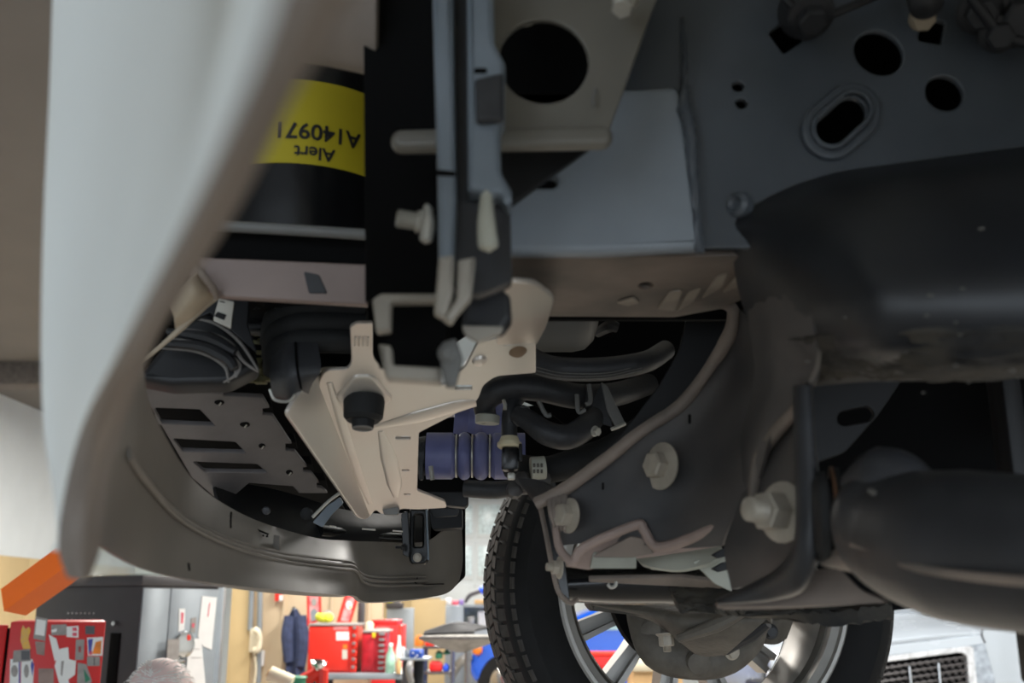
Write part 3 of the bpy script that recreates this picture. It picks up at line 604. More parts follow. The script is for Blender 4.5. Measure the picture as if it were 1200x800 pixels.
plate('channel_foot', m_dark, ch, flat(.575), fil([(513, 240), (598, 230), (600, 330), (560, 345), (516, 330)], 6), th=.012)
bolt('channel_stud', m_zinc, ch, P(505, 262, .58), (-1, -.15, .12), .007, .9, 1.3, stud=.012, studr=.8)
tube('channel_clip', m_zinc, ch, [(500, 238, .57), (502, 262, .57), (498, 286, .57)], [.002, .004, .004], seg=10, round_=True)
tube('channel_pin', m_paleplastic, ch, [(570, 222, .55), (570, 262, .548), (573, 296, .55)], [.003, .0052, .0062], seg=12, round_=True)
plate('channel_hook', m_pale, ch, flat(.552), fil([(514, 300), (532, 298), (530, 345), (520, 372), (508, 366), (510, 348)], 3), th=.010, bev=.002)
plate('channel_hook', m_pale, ch, flat(.556), fil([(536, 304), (557, 300), (552, 348), (536, 366), (528, 378), (518, 373), (534, 350)], 3), th=.010, bev=.002)
sk = plate('square_socket', m_pale, T, flat(.60), fil([(436, 350), (446, 343), (518, 343), (518, 352), (458, 353), (457, 386), (440, 388)], 3), th=.012, bev=.002)
plate('socket_liner', m_void, sk, flat(.625), [(450, 350), (522, 350), (522, 432), (450, 432)], th=.004)
plate('socket_base', m_pale, sk, flat(.60), fil([(443, 402), (458, 404), (460, 427), (516, 430), (516, 448), (500, 446), (452, 443)], 3), th=.014, bev=.002)
plate('socket_toe', m_canister, sk, flat(.592), fil([(518, 400), (534, 395), (542, 418), (533, 452), (522, 452), (516, 430)], 3), th=.01, bev=.002)
bolt('socket_bolt', m_canister, sk, P(525, 414, .59), (0, -1, -.2), .0042, .6, 1.5)
plate('mount_arm', m_dark, T, flat(.615), fil([(545, 336), (572, 326), (598, 345), (600, 372), (588, 388), (540, 384)], 5), th=.02, bev=.004)
plate('mount_arm_lip', m_pale, T, flat(.60), fil([(541, 381), (590, 382), (586, 390), (560, 400), (545, 392)], 2), th=.006)
# plate with the round hole
wp = flat(.62)
hp2 = plate('steel_hole_plate', m_warm, T, wp, fil([(572, -140), (826, -140), (769, 0), (712, 158), (572, 160)], 3), [circ(637, 72, 53, 49, a=.2)], th=.005, bev=.001)
plate('hole_plate_heel', m_black, T, flat(.64, 18, 0, (620, 170)), [(572, 158), (706, 162), (598, 240), (572, 241)], th=.004)  # bent-away part of the plate, its shade put into the black
plate('hole_plate_rod', m_warm, hp2, flat(.603), pill(470, 162, 706, 157, 13), th=.012, bev=.0055, res=4)
bolt('plate_stud', m_zinc, hp2, P(733, -2, .60), (-.25, -.5, -.9), .0075, 1.6, 1.2)
lathe('pale_disc', m_sticker, T, P(612, 12, .66), (0, -1, 0), [(0, .014), (.003, .014)])  # pale disc added behind the hole for its pale crescent
tube('paint_drip', m_canister, hp2, [(698, 104, .614), (695, 116, .614), (697, 124, .614)], .0012, seg=6)
plate('plate_back_shade', m_void, T, flat(.69), [(560, -140), (760, -140), (700, 150), (600, 230), (560, 235)], th=.003)  # near-black sheet paints the darkness seen through the round hole
# ---- cream skid bracket
kp = Plane(P(500, 400, .93), P(350, 480, 1.0), P(430, 605, 1.23))
slot = lambda x, y, w, h: fil([(x - w, y - h), (x + w, y - h), (x + w, y + h), (x - w, y + h)], 1)
skid = plate('skid_bracket', m_cream, T, kp, fil([(410, 384, 3), (418, 379, 2), (437, 379, 2), (437, 420, 8), (455, 440, 6), (520, 452, 4), (545, 430, 4), (560, 402, 3), (584, 396, 3), (590, 405, 3), (628, 402, 3), (628, 437, 2), (580, 441, 10), (566, 452, 5), (560, 470, 12), (540, 482, 6), (491, 507, 2), (489, 575, 2), (522, 588, 3), (524, 595, 3), (490, 597, 1), (470, 596, 4), (462, 602, 2), (446, 602, 2), (440, 597, 6), (432, 607, 4), (372, 452, 20), (380, 434, 8), (408, 433, 5), (412, 424, 4)], 2),
    [slot(543, 454, 10, 2.6), slot(472, 513, 8.5, 1.8), slot(475, 551, 4, .9), slot(477, 579, 3.4, .7)], th=.004, bev=.001)
left = Plane(kp.hit(374, 452), kp.hit(432, 600), P(336, 485, .93))
plate('skid_flank', m_cream, skid, left, fil([(336, 485, 6), (346, 468, 6), (369, 440, 6), (377, 440, 2), (436, 600, 2), (430, 609, 4), (420, 607, 4)], 2), th=.004, bev=.001)
up = Plane(kp.hit(590, 404), kp.hit(628, 402), P(620, 333, .67))
plate('skid_upright', m_cream, skid, up, fil([(582, 404, 2), (590, 345, 6), (600, 331, 4), (628, 333, 8), (650, 350, 6), (640, 384, 6), (629, 404, 2)], 2), th=.004, bev=.001)
def pillow(pts, th, lift, nm='pressed_ridge'): return plate(nm, m_cream, skid, kp, fil(pts, 8, 5), th=th, bev=th * .46, lift=lift, res=4)
for L, rr in (([(440, 500), (490, 488), (535, 476), (558, 472)], [.004, .011, .011, .006]), ([(446, 505), (455, 535), (462, 565), (464, 582)], [.003, .009, .009, .003]), ([(386, 448), (402, 500), (420, 555), (434, 590)], [.003, .005, .005, .003])):
    bm = bmesh.new(); tube_bm(bm, [kp.hit(*q) for q in L], rr, seg=16, n=8, flat_=(tuple(kp.n), .3)); bm_link('pressed_ridge', bm, m_cream, skid)
pillow([(404, 452), (414, 438), (438, 438), (452, 456), (462, 466), (450, 474), (400, 472), (392, 464)], .007, .003, 'bumper_seat')
for k in range(4): pillow([(415 + k * 5, 394), (418 + k * 5, 394), (418 + k * 5, 405), (415 + k * 5, 405)], .003, .002, 'tab_rib')
lathe('skid_dimple', m_cream, skid, kp.hit(562, 422), kp.n, [(0, .008), (.003, .006), (.004, .003), (.004, 0)])
lathe('skid_dimple', mat('skid_stain', (120, 98, 76), .6), skid, kp.hit(607, 412), kp.n, [(0, .009), (.003, .006), (.004, .003), (.004, 0)])
tube('skid_edge', m_beige, skid, [(372, 436, .955), (382, 432, .957), (409, 432, .957)], .002, seg=8)
plate('skid_clip', m_canister, skid, flat(1.22), fil([(447, 594), (468, 594), (466, 603), (450, 603)], 2), th=.01)
rb = lathe('rubber_bumper', m_rubber, T, kp.hit(427, 466), (0, -.12, -1), [(0, .0195), (.004, .0205), (.020, .0195), (.024, .016), (.024, .0115), (.031, .0105), (.031, .008), (.026, .0075), (.026, 0)], 32)
lathe('bumper_bore_ring', m_canister, rb, kp.hit(427, 466) + V((0, -.0037, -.0312)), (0, -.12, -1), [(0, .0103), (.0006, .0103), (.0008, .0085), (0, .0083)], 32)
# ---- blue coupling and hoses
Yb = 1.34
bl = bmesh.new(); o = P(497, 534, Yb); R0 = .0305
prof = []; nb = [(0, .029), (.004, .0305)]
xs = lambda x: (x - 497) / 1200. * Yb * 1.03
for (a, b_) in ((500, 533), (535, 551), (553, 571), (573, 612)):
    L = xs(b_) - xs(a)
    for k in range(9):
        t = k / 8; prof.append((xs(a) + L * t, R0 - .007 + .008 * math.sin(math.pi * min(1, max(0, t))) ** .6 if a > 500 and a < 573 else R0 - (.004 if (t > .95 and a == 500) or (t < .05 and a == 573) else 0)))
lathe_bm(bl, o, (1, .02, 0), prof, 40)
blue = bm_link('blue_coupling', bl, m_blue, T)
for x in (534, 552, 572): lathe('coupling_ring', m_zinc, blue, o + V((xs(x) - .0011, 0, 0)), (1, .02, 0), [(0, .0285), (.0022, .0285)], 40)
lathe('blue_elbow', m_blue, T, P(532, 490, 1.46), (1, .1, -.05), [(0, .026), (.01, .028), (.02, .024), (.03, .028), (.04, .024), (.05, .028), (.07, .028)], 32)
lathe('coupling_tail', m_dark, T, P(488, 534, Yb), (1, .02, 0), [(0, .024), (.012, .026), (.014, .023)], 32)
tube('coupling_clip', m_zinc, T, [(505, 546, 1.29), (506, 556, 1.29), (507, 562, 1.29)], .003, seg=10)
plate('duct_shade', m_void, T, flat(1.45), [(489, 505), (520, 490), (660, 470), (700, 540), (650, 572), (600, 580), (489, 580)], th=.004)  # near-black sheet stands for the dark behind the hoses
box('duct_frame', m_hose, T, P(494, 540, 1.32), (.006, .01, .05))
plate('duct_foot', m_black, T, flat(1.30), fil([(490, 576), (548, 576), (548, 590), (544, 594), (524, 592), (490, 578)], 2), th=.03)
tube('sway_bar', m_hose, T, [(545, 572, 1.28), (580, 574, 1.27), (612, 570, 1.25), (645, 570, 1.22)], [.011, .011, .010, .010], seg=14)
for q in ((603, 574), (618, 568), (630, 576), (636, 562), (612, 562)):
    lathe('sway_bar_joint', m_plate, T, P(*q, 1.2), (random.uniform(-1, 1), -.8, random.uniform(-.3, .3)), [(-.006, .004), (-.004, .010), (.004, .010), (.007, .006), (.008, 0)], 10)
def hose(pts, r, m=m_hose, nm='coolant_hose', **k): return tube(nm, m, T, pts, r, seg=16, n=8, **k)
h1 = hose([(571, 492, 1.20), (568, 474, 1.19), (578, 460, 1.18), (600, 453, 1.18), (635, 455, 1.18), (675, 464, 1.19), (720, 462, 1.22), (760, 450, 1.30)], [.0115, .0135, .0155, .0165, .0160, .0150, .0150, .014])
lathe('hose_clamp', m_paleplastic, h1, P(571, 496, 1.19), (.05, 0, 1), [(0, .0142), (.009, .0146), (.010, .013)], 28)
lathe('hose_clamp', m_hose, h1, P(684, 466, 1.19), (1, .1, -.05), [(0, .0165), (.009, .0165)], 28)
h2 = hose([(606, 484, 1.17), (622, 494, 1.16), (640, 507, 1.15), (664, 512, 1.15), (684, 502, 1.16), (697, 488, 1.18)], [.011, .0125, .014, .0145, .0145, .013])
lathe('hose_clamp', m_canister, h2, P(608, 485, 1.17), (.8, -.2, -.5), [(0, .0122), (.006, .0132), (.007, .0125)], 28)
h3 = hose([(600, 400, 1.08), (630, 424, 1.06), (660, 432, 1.05), (710, 432, 1.05), (756, 424, 1.06), (780, 410, 1.10)], [.011, .012, .0125, .0125, .0115, .011], nm='braided_hose')
for k in range(3): tube('braid_line', m_canister, h3, [(628, 430 + k * 4, 1.046), (660, 437 + k * 3.4, 1.036), (710, 437 + k * 3, 1.036), (752, 428 + k * 3, 1.046)], .0005, seg=5)
h4 = hose([(628, 455, 1.20), (610, 462, 1.19), (599, 478, 1.18), (597, 500, 1.18), (597, 515, 1.18)], [.010, .010, .0095, .0095, .0095])
hose([(596, 545, 1.24), (640, 550, 1.22), (680, 540, 1.22), (715, 528, 1.2), (760, 500, 1.2)], [.015, .016, .018, .018, .018], m=m_rubber)
val = lathe('valve_collar', mat('cream_collar', (196, 186, 156), .5), T, P(597, 512, 1.165), (0, -.1, -1), [(0, .010), (.004, .0115), (.006, .0115), (.007, .014), (.011, .014), (.013, .012)], 24)
box('valve_body', m_gloss, val, P(598, 538, 1.165), (.020, .02, .028))
box('valve_tip', m_zinc, val, P(599, 558, 1.16), (.009, .01, .008), bev=.002)
box('valve_latch', m_black, val, P(610, 530, 1.16), (.004, .01, .02))
lb = lathe('clamp_band', m_paleplastic, T, P(622, 549, 1.19), (1, .1, .1), [(0, .0125), (.001, .0135), (.016, .0135), (.017, .0125)], 28)
for i in range(3):
    for j in range(2): box('band_window', m_cast, lb, P(626 + i * 4.4, 545 + j * 7, 1.172), (.0028, .002, .0045), bev=.0004)
plate('hose_bracket', m_canister, T, flat(1.15, 0, 20, (715, 480)), fil([(705, 447), (712, 452), (733, 496), (722, 500), (712, 480)], 2), th=.003)
plate('hose_bracket', m_hose, T, flat(1.17, 0, -20, (705, 480)), fil([(704, 448), (718, 500), (700, 495), (686, 500), (695, 470)], 3), th=.004)
tube('bracket_foot', m_zinc, T, [(716, 503, 1.13), (724, 500, 1.13), (733, 496, 1.13)], .002, seg=8)
for L in ([(631, 470), (640, 486), (646, 486)], [(676, 462), (678, 482), (686, 480)], [(690, 450), (692, 470), (686, 474)]):
    tube('hose_clip', m_canister, T, [(*q, 1.15) for q in L], .0026, seg=8)
bolt('clip_nut', m_zinc, T, P(697, 505, 1.12), (.5, -.6, -.2), .005, .8, 1.2)
tube('hose_clip', m_zinc, T, [(590, 468, 1.14), (592, 474, 1.14), (592, 480, 1.14)], .002, seg=8)
lathe('grey_reservoir', m_canister, T, P(600, 352, 1.14), (1, 0, 0), [(0, .06), (.07, .06), (.084, .057), (.094, .047), (.099, .03), (.1, 0)], 48)
tube('reservoir_hose', m_dark, T, [(700, 390, 1.2), (715, 382, 1.18), (724, 384, 1.18)], [.006, .008, .006], seg=8)
# ---- engine bay darkness: near-black sheet, unseen hood and firewall added to keep light out
plate('engine_bay_shade', m_void, T, flat(1.33), [(560, 330), (930, 330), (900, 480), (760, 560), (690, 520), (640, 480), (560, 450)], th=.004)
box('hood', m_white, T, (.35, 1.15, 2.86), (1.9, 2.0, .03), bev=.01)
# unseen near fender and arch roof, placed and lowered to shade the rail top
AR = [(.62 * math.cos(math.radians(a)) + .42, .30 * math.sin(math.radians(a)) + 1.83) for a in range(150, 0, -10)]
me = poly_mesh([[(-.1, 2.85)] + AR + [(1.3, 1.8), (1.3, 2.85)]], .004, .001)
me.transform(Matrix(((1, 0, 0, 0), (0, 0, -1, .125), (0, 1, 0, 0), (0, 0, 0, 1))))
link('unseen_fender_side', me, m_white, T)
loft('unseen_arch_roof', m_black, T, [[(.42 + .62 * math.cos(math.radians(a)), y, 1.90 + .62 * math.sin(math.radians(a))) for a in range(100, 20, -10)] for y in (.13, .4, .68)], n=2, th=.004, world=True)
box('far_fender', m_white, T, (.45, 2.16, 2.56), (1.7, .02, .5), bev=.005)
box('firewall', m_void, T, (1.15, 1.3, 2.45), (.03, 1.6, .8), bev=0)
# ================================================================ the workshop
m_tan = mat('tan_wallboard', (196, 172, 126), .6, 0, .06, 2)
m_tanb = mat('beige_partition', (196, 176, 146), .6, 0, .06, 2)
m_wallw = mat('white_wall', (208, 214, 216), .6, 0, .03, 3)
m_ceil = mat('ceiling_board', (110, 107, 104), .8, 0, .06, 2)
m_floor = mat('concrete_floor', (176, 170, 160), .55, 0, .12, 1.5, .05)
m_red = mat('red_cabinet_paint', (206, 40, 40), .35, 0, .06, 4)
m_redb = mat('bright_red_paint', (222, 48, 34), .35, 0, .1, 4)
m_dkcab = mat('charcoal_cabinet', (70, 68, 70), .4, .1, .1, 5)
m_gycab = mat('grey_blue_cabinet', (140, 148, 154), .35, .2, .1, 5)
m_paper = mat('paper_white', (232, 232, 230), .7, 0, .03)
m_papg = mat('grey_card', (150, 146, 142), .6, 0, .15, 40)
m_orange = mat('orange_plastic', (255, 112, 22), .4, 0, .05)
m_chrome = mat('chrome', (200, 200, 200), .12, 1., .05)
m_navy = mat('navy_cloth', (52, 62, 92), .85, 0, .25, 25, .2)
m_phone = mat('cream_phone', (226, 216, 190), .4, 0, .04)
m_yel = mat('hi_vis_yellow', (214, 214, 60), .7, 0, .2, 40)
m_steel = mat('bare_steel', (150, 150, 150), .4, .6, .1)
m_bluecar = mat('blue_car_paint', (24, 90, 214), .2, 0, .04, 3, 0, .5, coat=.6)
m_amber = mat('amber_lens', (240, 130, 40), .3, 0, .05)
m_card = mat('cardboard', (196, 160, 112), .7, 0, .06)
m_skin = mat('skin', (226, 202, 198), .55, 0, .06, 30)
m_hair = mat('white_hair', (232, 228, 224), .7, 0, .1, 90)
m_green = mat('green_plastic', (40, 120, 90), .5, 0, .1)
m_glass = mat('clear_plastic', (214, 224, 220), .15, 0, .03, 10, alpha=.55)
m_carw = mat('pickup_white_paint', (176, 186, 197), .25, 0, .02, 3, 0, .5, coat=.5)
m_pbl = mat('print_blue', (70, 80, 170), .6); m_por = mat('print_orange', (230, 130, 40), .6); m_ppk = mat('print_pink', (220, 90, 110), .6)
def fbox(name, m, parent, x0, y0, x1, y1, Y, d, bev=.004, zb=None):
    """upright box whose front face fills the measured rectangle at depth Y; zb lengthens it down to that height"""
    a = P((x0 + x1) / 2, y0, Y); b = P((x0 + x1) / 2, y1, Y); l = P(x0, (y0 + y1) / 2, Y).x; r = P(x1, (y0 + y1) / 2, Y).x
    lo = b.z if zb is None else zb
    return box(name, m, parent, ((l + r) / 2, Y + d / 2, (a.z + lo) / 2), (r - l, d, a.z - lo), bev=bev)
def poly(name, m, parent, Y, pts, th=.004, bev=.0005): return plate(name, m, parent, flat(Y) if not isinstance(Y, Plane) else Y, pts, th=th, bev=bev)
# ---- shell
YF = 20.
struct(box('floor', m_floor, None, (1.2, 7, -.05), (13.6, 27, .1), bev=0))
struct(box('ceiling', m_ceil, None, (1.2, 7, CEIL + .05), (13.6, 27, .1), bev=0))
wl_ = struct(box('wall_left', m_wallw, None, (-5.65, 7, CEIL / 2), (.1, 27, CEIL), bev=0))
wf = struct(box('wall_far', m_wallw, None, (1.2, YF + .05, CEIL / 2), (13.6, .1, CEIL), bev=0))
struct(box('wall_right', m_wallw, None, (8.05, 7, CEIL / 2), (.1, 27, CEIL), bev=0))
for k in range(10): box('wall_panel', m_tan, wl_, (-5.59, 6.62 + k * 1.22, 1.22), (.02, 1.214, 2.44), bev=.003)
for k in range(3): box('wall_panel', m_tan, wf, (-4.6 + k * 1.3, YF - .01, 1.03), (1.29, .02, 2.06), bev=.003)
struct(box('trim_1', mat('beam_brown', (92, 86, 82), .7), None, (-3.4, 9.6, CEIL - .11), (4.4, .3, .22), bev=.01))
struct(box('trim_2', m_gycab, None, P(255, 745, 8.2).to_3d() * 1 + V((0, 0, -P(255, 745, 8.2).z + 1.05)), (.07, .08, 2.1), bev=.005))
pa = P(268, 745, 9.0).x; pb = P(447, 745, 9.0).x
part = struct(box('wall_partition', m_tanb, None, ((pa + pb) / 2, 9.06, 1.25), (pb - pa, .1, 2.5), bev=.004))
box('corner_board', m_tan, part, (P(282, 745, 9).x, 9.0, 1.25), (.19, .03, 2.5))
for x in (331, 388, 432): box('batten', m_tanb, part, (P(x, 745, 9).x, 9.0, 1.25), (.03, .03, 2.5))
# sectional door in the far wall
dr = struct(box('door_1', m_wallw, None, (P(640, 700, YF).x, YF - .03, 1.95), (3.8, .06, 3.9), bev=0))
for r in range(5):
    for c in range(7):
        cx_ = P(640, 700, YF).x - 1.9 + .28 + c * .54; cz_ = .40 + r * .78
        f_ = box('door_panel', m_wallw, dr, (cx_, YF - .075, cz_), (.50, .03, .70), bev=.01)
        if r in (3, 4): box('pane', mat('frosted_pane', (206, 222, 226), .3), dr, (cx_, YF - .095, cz_), (.42, .012, .56), bev=.004)
LNAMES = ['over the steel cabinet', 'over the beige partition', 'over the tan wallboard stack', 'over the oil drain stand', 'over the parked white pickup', 'over the bay at the right wall', 'before the sectional door']
for (lx, ly, lw) in LAMPS:
    t = thing('ceiling_lamp', (lx, ly, CEIL), 'long white fluorescent ceiling lamp ' + LNAMES[LAMPS.index((lx, ly, lw))], 'lamp', 'fluorescent ceiling lamps')
    box('lamp_housing', m_wallw, t, (lx, ly, CEIL - .03), (.56, 2.5, .06), bev=.005)
    box('lamp_tube', m_wallw, t, (lx, ly, CEIL - .08), (.04, 2.4, .04), bev=.01)
# ---- person: only the thin white hair rises into the picture
pc = P(180, 772, 2.30); PX, PY, PH = pc.x, 2.36, pc.z
def skin_body(name, chain, radii, edges, m, parent=None, sub=2):
    me = bpy.data.meshes.new(name); me.from_pydata([V(c) for c in chain], edges, []); me.update()
    o = bpy.data.objects.new(name, me); COL.objects.link(o)
    md = o.modifiers.new('skin', 'SKIN'); md.use_smooth_shade = True
    for k, s in enumerate(me.skin_vertices[0].data): s.radius = (radii[k], radii[k] * .85); s.use_root = k == 0
    o.modifiers.new('sub', 'SUBSURF').levels = sub; o.modifiers['sub'].render_levels = sub
    me.materials.append(m)
    if parent: o.parent = parent; o.location = -WL[parent] + V((0, 0, 0)); WL[o] = V((0, 0, 0))
    return o
per = thing('person', (PX, PY, 0), 'person with thin white hair standing below the bumper, only the head top showing', 'person')
q = lambda x, y, z: (PX + x, PY + y, z * PH)
skin_body('body', [q(0, 0, .53), q(0, 0, .62), q(0, .01, .72), q(0, .01, .80), q(0, 0, .845), q(0, 0, .88),
    q(.18, .01, .80), q(.23, -.02, .63), q(.22, -.12, .50), q(-.18, .01, .80), q(-.23, -.02, .63), q(-.22, -.12, .50),
    q(.10, 0, .48), q(.11, -.02, .27), q(.11, .02, .045), q(.12, -.14, .02), q(-.10, 0, .48), q(-.11, -.02, .27), q(-.11, .02, .045), q(-.12, -.14, .02)],
    [.15, .145, .16, .13, .06, .055, .075, .052, .04, .075, .052, .04, .10, .07, .05, .04, .10, .07, .05, .04],
    [(0, 1), (1, 2), (2, 3), (3, 4), (4, 5), (3, 6), (6, 7), (7, 8), (3, 9), (9, 10), (10, 11), (0, 12), (12, 13), (13, 14), (14, 15), (0, 16), (16, 17), (17, 18), (18, 19)], mat('work_shirt', (80, 86, 100), .8), per)
bm = bmesh.new(); bmesh.ops.create_uvsphere(bm, u_segments=32, v_segments=20, radius=1)
hc = V((PX, PY, PH - .122))
for v in bm.verts:
    x, y, z = v.co; f = 1.0 if z > -.1 else 1 - .35 * min(1, (-z - .1))
    yy = y * (.100 if y > 0 else .094) * f - (.012 if z < -.2 else 0)
    v.co = hc + V((x * .080 * f, yy, z * .122))
    if abs(x) < .16 and y < -.8 and -.25 < z < .1: v.co.y -= .018 * (1 - abs(x) / .16)
head = bm_link('head', bm, m_skin, per)
for s in (-1, 1):
    lathe('ear', m_skin, head, hc + V((s * .078, .008, -.01)), (s, .3, 0), [(0, .02), (.01, .026), (.014, .02), (.01, .008), (.01, 0)], 16)
    lathe('eye', m_ink, head, hc + V((s * .03, -.086, .002)), (0, -1, 0), [(0, .011), (.004, .008), (.006, 0)], 12)
tube('mouth', mat('lips', (180, 110, 105), .5), head, [hc + V((-.022, -.083, -.062)), hc + V((0, -.09, -.064)), hc + V((.022, -.083, -.062))], .004, world=True, seg=8)
bm = bmesh.new()
for k in range(900):
    a = random.uniform(0, 2 * math.pi); z = random.uniform(-.25, .96); rr = math.sqrt(1 - z * z)
    if z > .80 and random.random() < .6: continue
    n = V((math.cos(a) * rr, math.sin(a) * rr, z))
    if n.y < -.5 and z < .6: continue
    p0 = hc + V((n.x * .080, n.y * .098, n.z * .122)); d = V((n.x * .2 + random.uniform(-.4, .4), .7, -.6)); d -= n * d.dot(n); d.normalize()
    w_ = n.cross(d).normalized() * .0016; L = random.uniform(.015, .034) * (1.5 if abs(n.x) > .75 else 1)
    p1 = p0 + d * L * .5 + n * .003; p2 = p0 + d * L - n * .002 + n * random.uniform(.0, .006)
    v = [bm.verts.new(k_) for k_ in (p0 - w_, p0 + w_, p1 + w_ * .8, p1 - w_ * .8, p2)]
    bm.faces.new(v[:4]); bm.faces.new((v[3], v[2], v[4]))
hair = bm_link('hair', bm, m_hair, head, recalc=False); hair['kind'] = 'stuff'
# ---- red locker with notes
YR = 3.3
lk = thing('red_locker', (P(60, 760, YR).x, YR + .25, 0), 'tall bright red steel locker covered with cards, photos and magnets', 'locker')
LP = flat(YR, 0, 22, (60, 760)); LN = LP.n
def lplate(nm, m, x0, y0, x1, th, lift): return plate(nm, m, lk, LP, [(x0, y0), (x1, y0), (x1 - (x1 - 600) * -.19 * 0, 2600), (x0, 2600)], th=th, bev=.003, lift=lift)
zt_l = LP.hit(60, 728).z
def lbox(nm, m, x0, x1, top, d, lift):
    a, b_ = LP.hit(x0, 760), LP.hit(x1, 760); c = (a + b_) / 2 - LN * (d / 2 - lift)
    return box(nm, m, lk, (c.x, c.y, top / 2), ((b_ - a).length, d, top), rz=22, bev=.004)
lbox('locker_body', m_red, 9, 121, zt_l, .45, 0); lbox('locker_door', m_red, -80, 5, zt_l - .01, .06, -.03); lbox('locker_gap', m_void, 4, 10, zt_l - .02, .3, -.04)
def note(nm, label, m, pts, extra=(), th=.0012, dz=0.):
    o = plate(nm, m, None, LP, pts, th=th, bev=.0002, lift=.0016 + dz); tag(o, label, 'note' if nm != 'magnet' else 'magnet', 'notes on the red locker')
    for (m2, p2) in extra: plate('print', m2, o, LP, p2, th=.0004, bev=0, lift=.0024 + dz)
    return o
R4 = lambda x0, y0, x1, y1: [(x0, y0), (x1, y0), (x1, y1), (x0, y1)]
note('cutout_sticker', 'yellow and tan cut-out sticker at the top corner of the red locker', mat('sticker_tan', (210, 170, 110), .6, rgb2=(230, 180, 60), scale=90), fil([(25, 738), (27, 732), (30, 737), (34, 734), (36, 738), (33, 748), (36, 760), (27, 760), (24, 750)], 1))
note('photo_card', 'grey photo card sticking up above the red locker edge', m_papg, [(42, 722), (56, 725), (53, 751), (39, 748)], [(m_paper, [(43, 725), (54, 727), (52, 745), (41, 743)])])
note('magnet', 'grey brown magnet below the upright photo card', mat('taupe', (150, 128, 120), .6), [(41, 751), (53, 752), (52, 768), (43, 766)])
note('grey_card', 'wide grey card at the top middle of the red locker', m_papg, [(60, 732), (78, 731), (78, 744), (60, 744)], [(m_paper, [(60, 738), (67, 736), (66, 740), (61, 741)])])
note('price_card', 'white card with red print near the locker top', m_paper, [(78, 734), (92, 733), (92, 747), (78, 746)], [(m_ppk, R4(85, 735, 90, 739)), (m_ppk, R4(85, 741, 90, 745))])
note('paper_strip', 'long white paper strip curling below the grey card', m_paper, [(57, 743), (66, 748), (72, 771), (64, 774)], dz=.002)
note('crumpled_note', 'crumpled white paper bunch in the middle of the locker', m_paper, [(70, 760), (80, 758), (81, 772), (89, 774), (88, 790), (80, 796), (84, 810), (72, 810), (64, 780)], [(m_papg, [(72, 774), (75, 774), (73, 792), (71, 790)])], dz=.004)
note('magnet', 'tall grey magnet clip beside the crumpled paper', m_papg, [(89, 749), (99, 749), (98, 773), (88, 773)], [(mat('maroon', (150, 70, 70), .6), R4(92, 757, 95, 764))])
note('magnet', 'small dark square magnet at the locker corner', m_dkcab, R4(100, 733, 111, 743))
note('colour_sticker', 'orange and blue colourful sticker by the locker edge', m_paper, [(102, 747), (121, 746), (120, 768), (103, 768)], [(m_pbl, [(103, 749), (109, 748), (107, 762), (104, 766)]), (m_por, [(112, 752), (119, 750), (118, 766), (108, 766)]), (m_ppk, R4(104, 762, 108, 767))])
note('magnet', 'pair of grey magnets under the colourful sticker', m_papg, R4(102, 769, 117, 780), [(m_dkcab, R4(110, 769.5, 111, 779.5))])
note('grey_card', 'grey business card above the two portrait photos', m_papg, [(16, 762), (35, 760), (36, 774), (15, 776)], [(m_dkcab, R4(25, 762, 35, 773))], dz=.003)
note('portrait_photo', 'white portrait photo at the lower left of the locker', m_paper, [(12, 772), (24, 772), (23, 812), (11, 812)], [(m_papg, circ(17, 786, 4, 7, 12)), (m_pbl, R4(22, 774, 23.4, 810))])
note('portrait_photo', 'blue edged portrait photo beside the white one', m_paper, [(25, 774), (38, 772), (40, 780), (38, 812), (24, 812)], [(m_papg, circ(31, 786, 3, 8, 12)), (m_pbl, [(37, 774), (40, 778), (38, 792), (36, 780)])])
note('brown_card', 'brown card at the bottom of the red locker', mat('taupe', (150, 128, 120), .6), R4(45, 783, 63, 812))
note('green_flyer', 'green and grey flyer hanging below the tall magnet', m_papg, [(91, 776), (101, 778), (108, 798), (98, 812), (90, 812)], [(m_green, [(98, 783), (106, 796), (100, 800)])])
# ---- charcoal cabinet seen corner-on, lit side given a lighter grey, with papers
A0 = V((P(166, 690, 4.6).x, 4.6, 0)); da = V((-.88, .475, 0)).normalized(); db = V((.475, .88, 0)).normalized()
TOPZ = P(166, 686, 4.6).z; W1, W2 = .68, .47
cab = thing('steel_cabinet', A0, 'tall charcoal steel cabinet, its lit side coloured lighter grey, standing behind the red locker', 'cabinet')
ang = math.degrees(math.atan2(da.y, da.x)) + 180
cc = A0 + da * W1 / 2 + db * W2 / 2
box('cabinet_body', m_dkcab, cab, (cc.x, cc.y, TOPZ / 2), (W1, W2, TOPZ), rz=ang, bev=.006)
box('cabinet_top', m_dkcab, cab, (cc.x, cc.y, TOPZ + .022), (W1 + .03, W2 + .03, .045), rz=ang, bev=.006)
sd = Plane(A0 + V((0, 0, 1)) - da * .004, A0 + db + V((0, 0, 1)) - da * .004, A0 + V((0, 0, 2)) - da * .004)
fd = Plane(A0 + V((0, 0, 1)) - db * .004, A0 + da + V((0, 0, 1)) - db * .004, A0 + V((0, 0, 2)) - db * .004)
def facebox(nm, m, parent, s0, s1, z0, z1, off=.004, d=.008, face='b'):
    if face == 'b': c = A0 + db * (s0 + s1) / 2 - da * off; sz = (s1 - s0, d, z1 - z0); r = math.degrees(math.atan2(db.y, db.x))
    else: c = A0 + da * (s0 + s1) / 2 - db * off; sz = (s1 - s0, d, z1 - z0); r = ang
    return box(nm, m, parent, (c.x, c.y, (z0 + z1) / 2), sz, rz=r, bev=.002)
facebox('side_door', m_gycab, cab, .005, .16, .1, TOPZ - .01); facebox('side_door', m_gycab, cab, .165, .465, .1, TOPZ - .01)
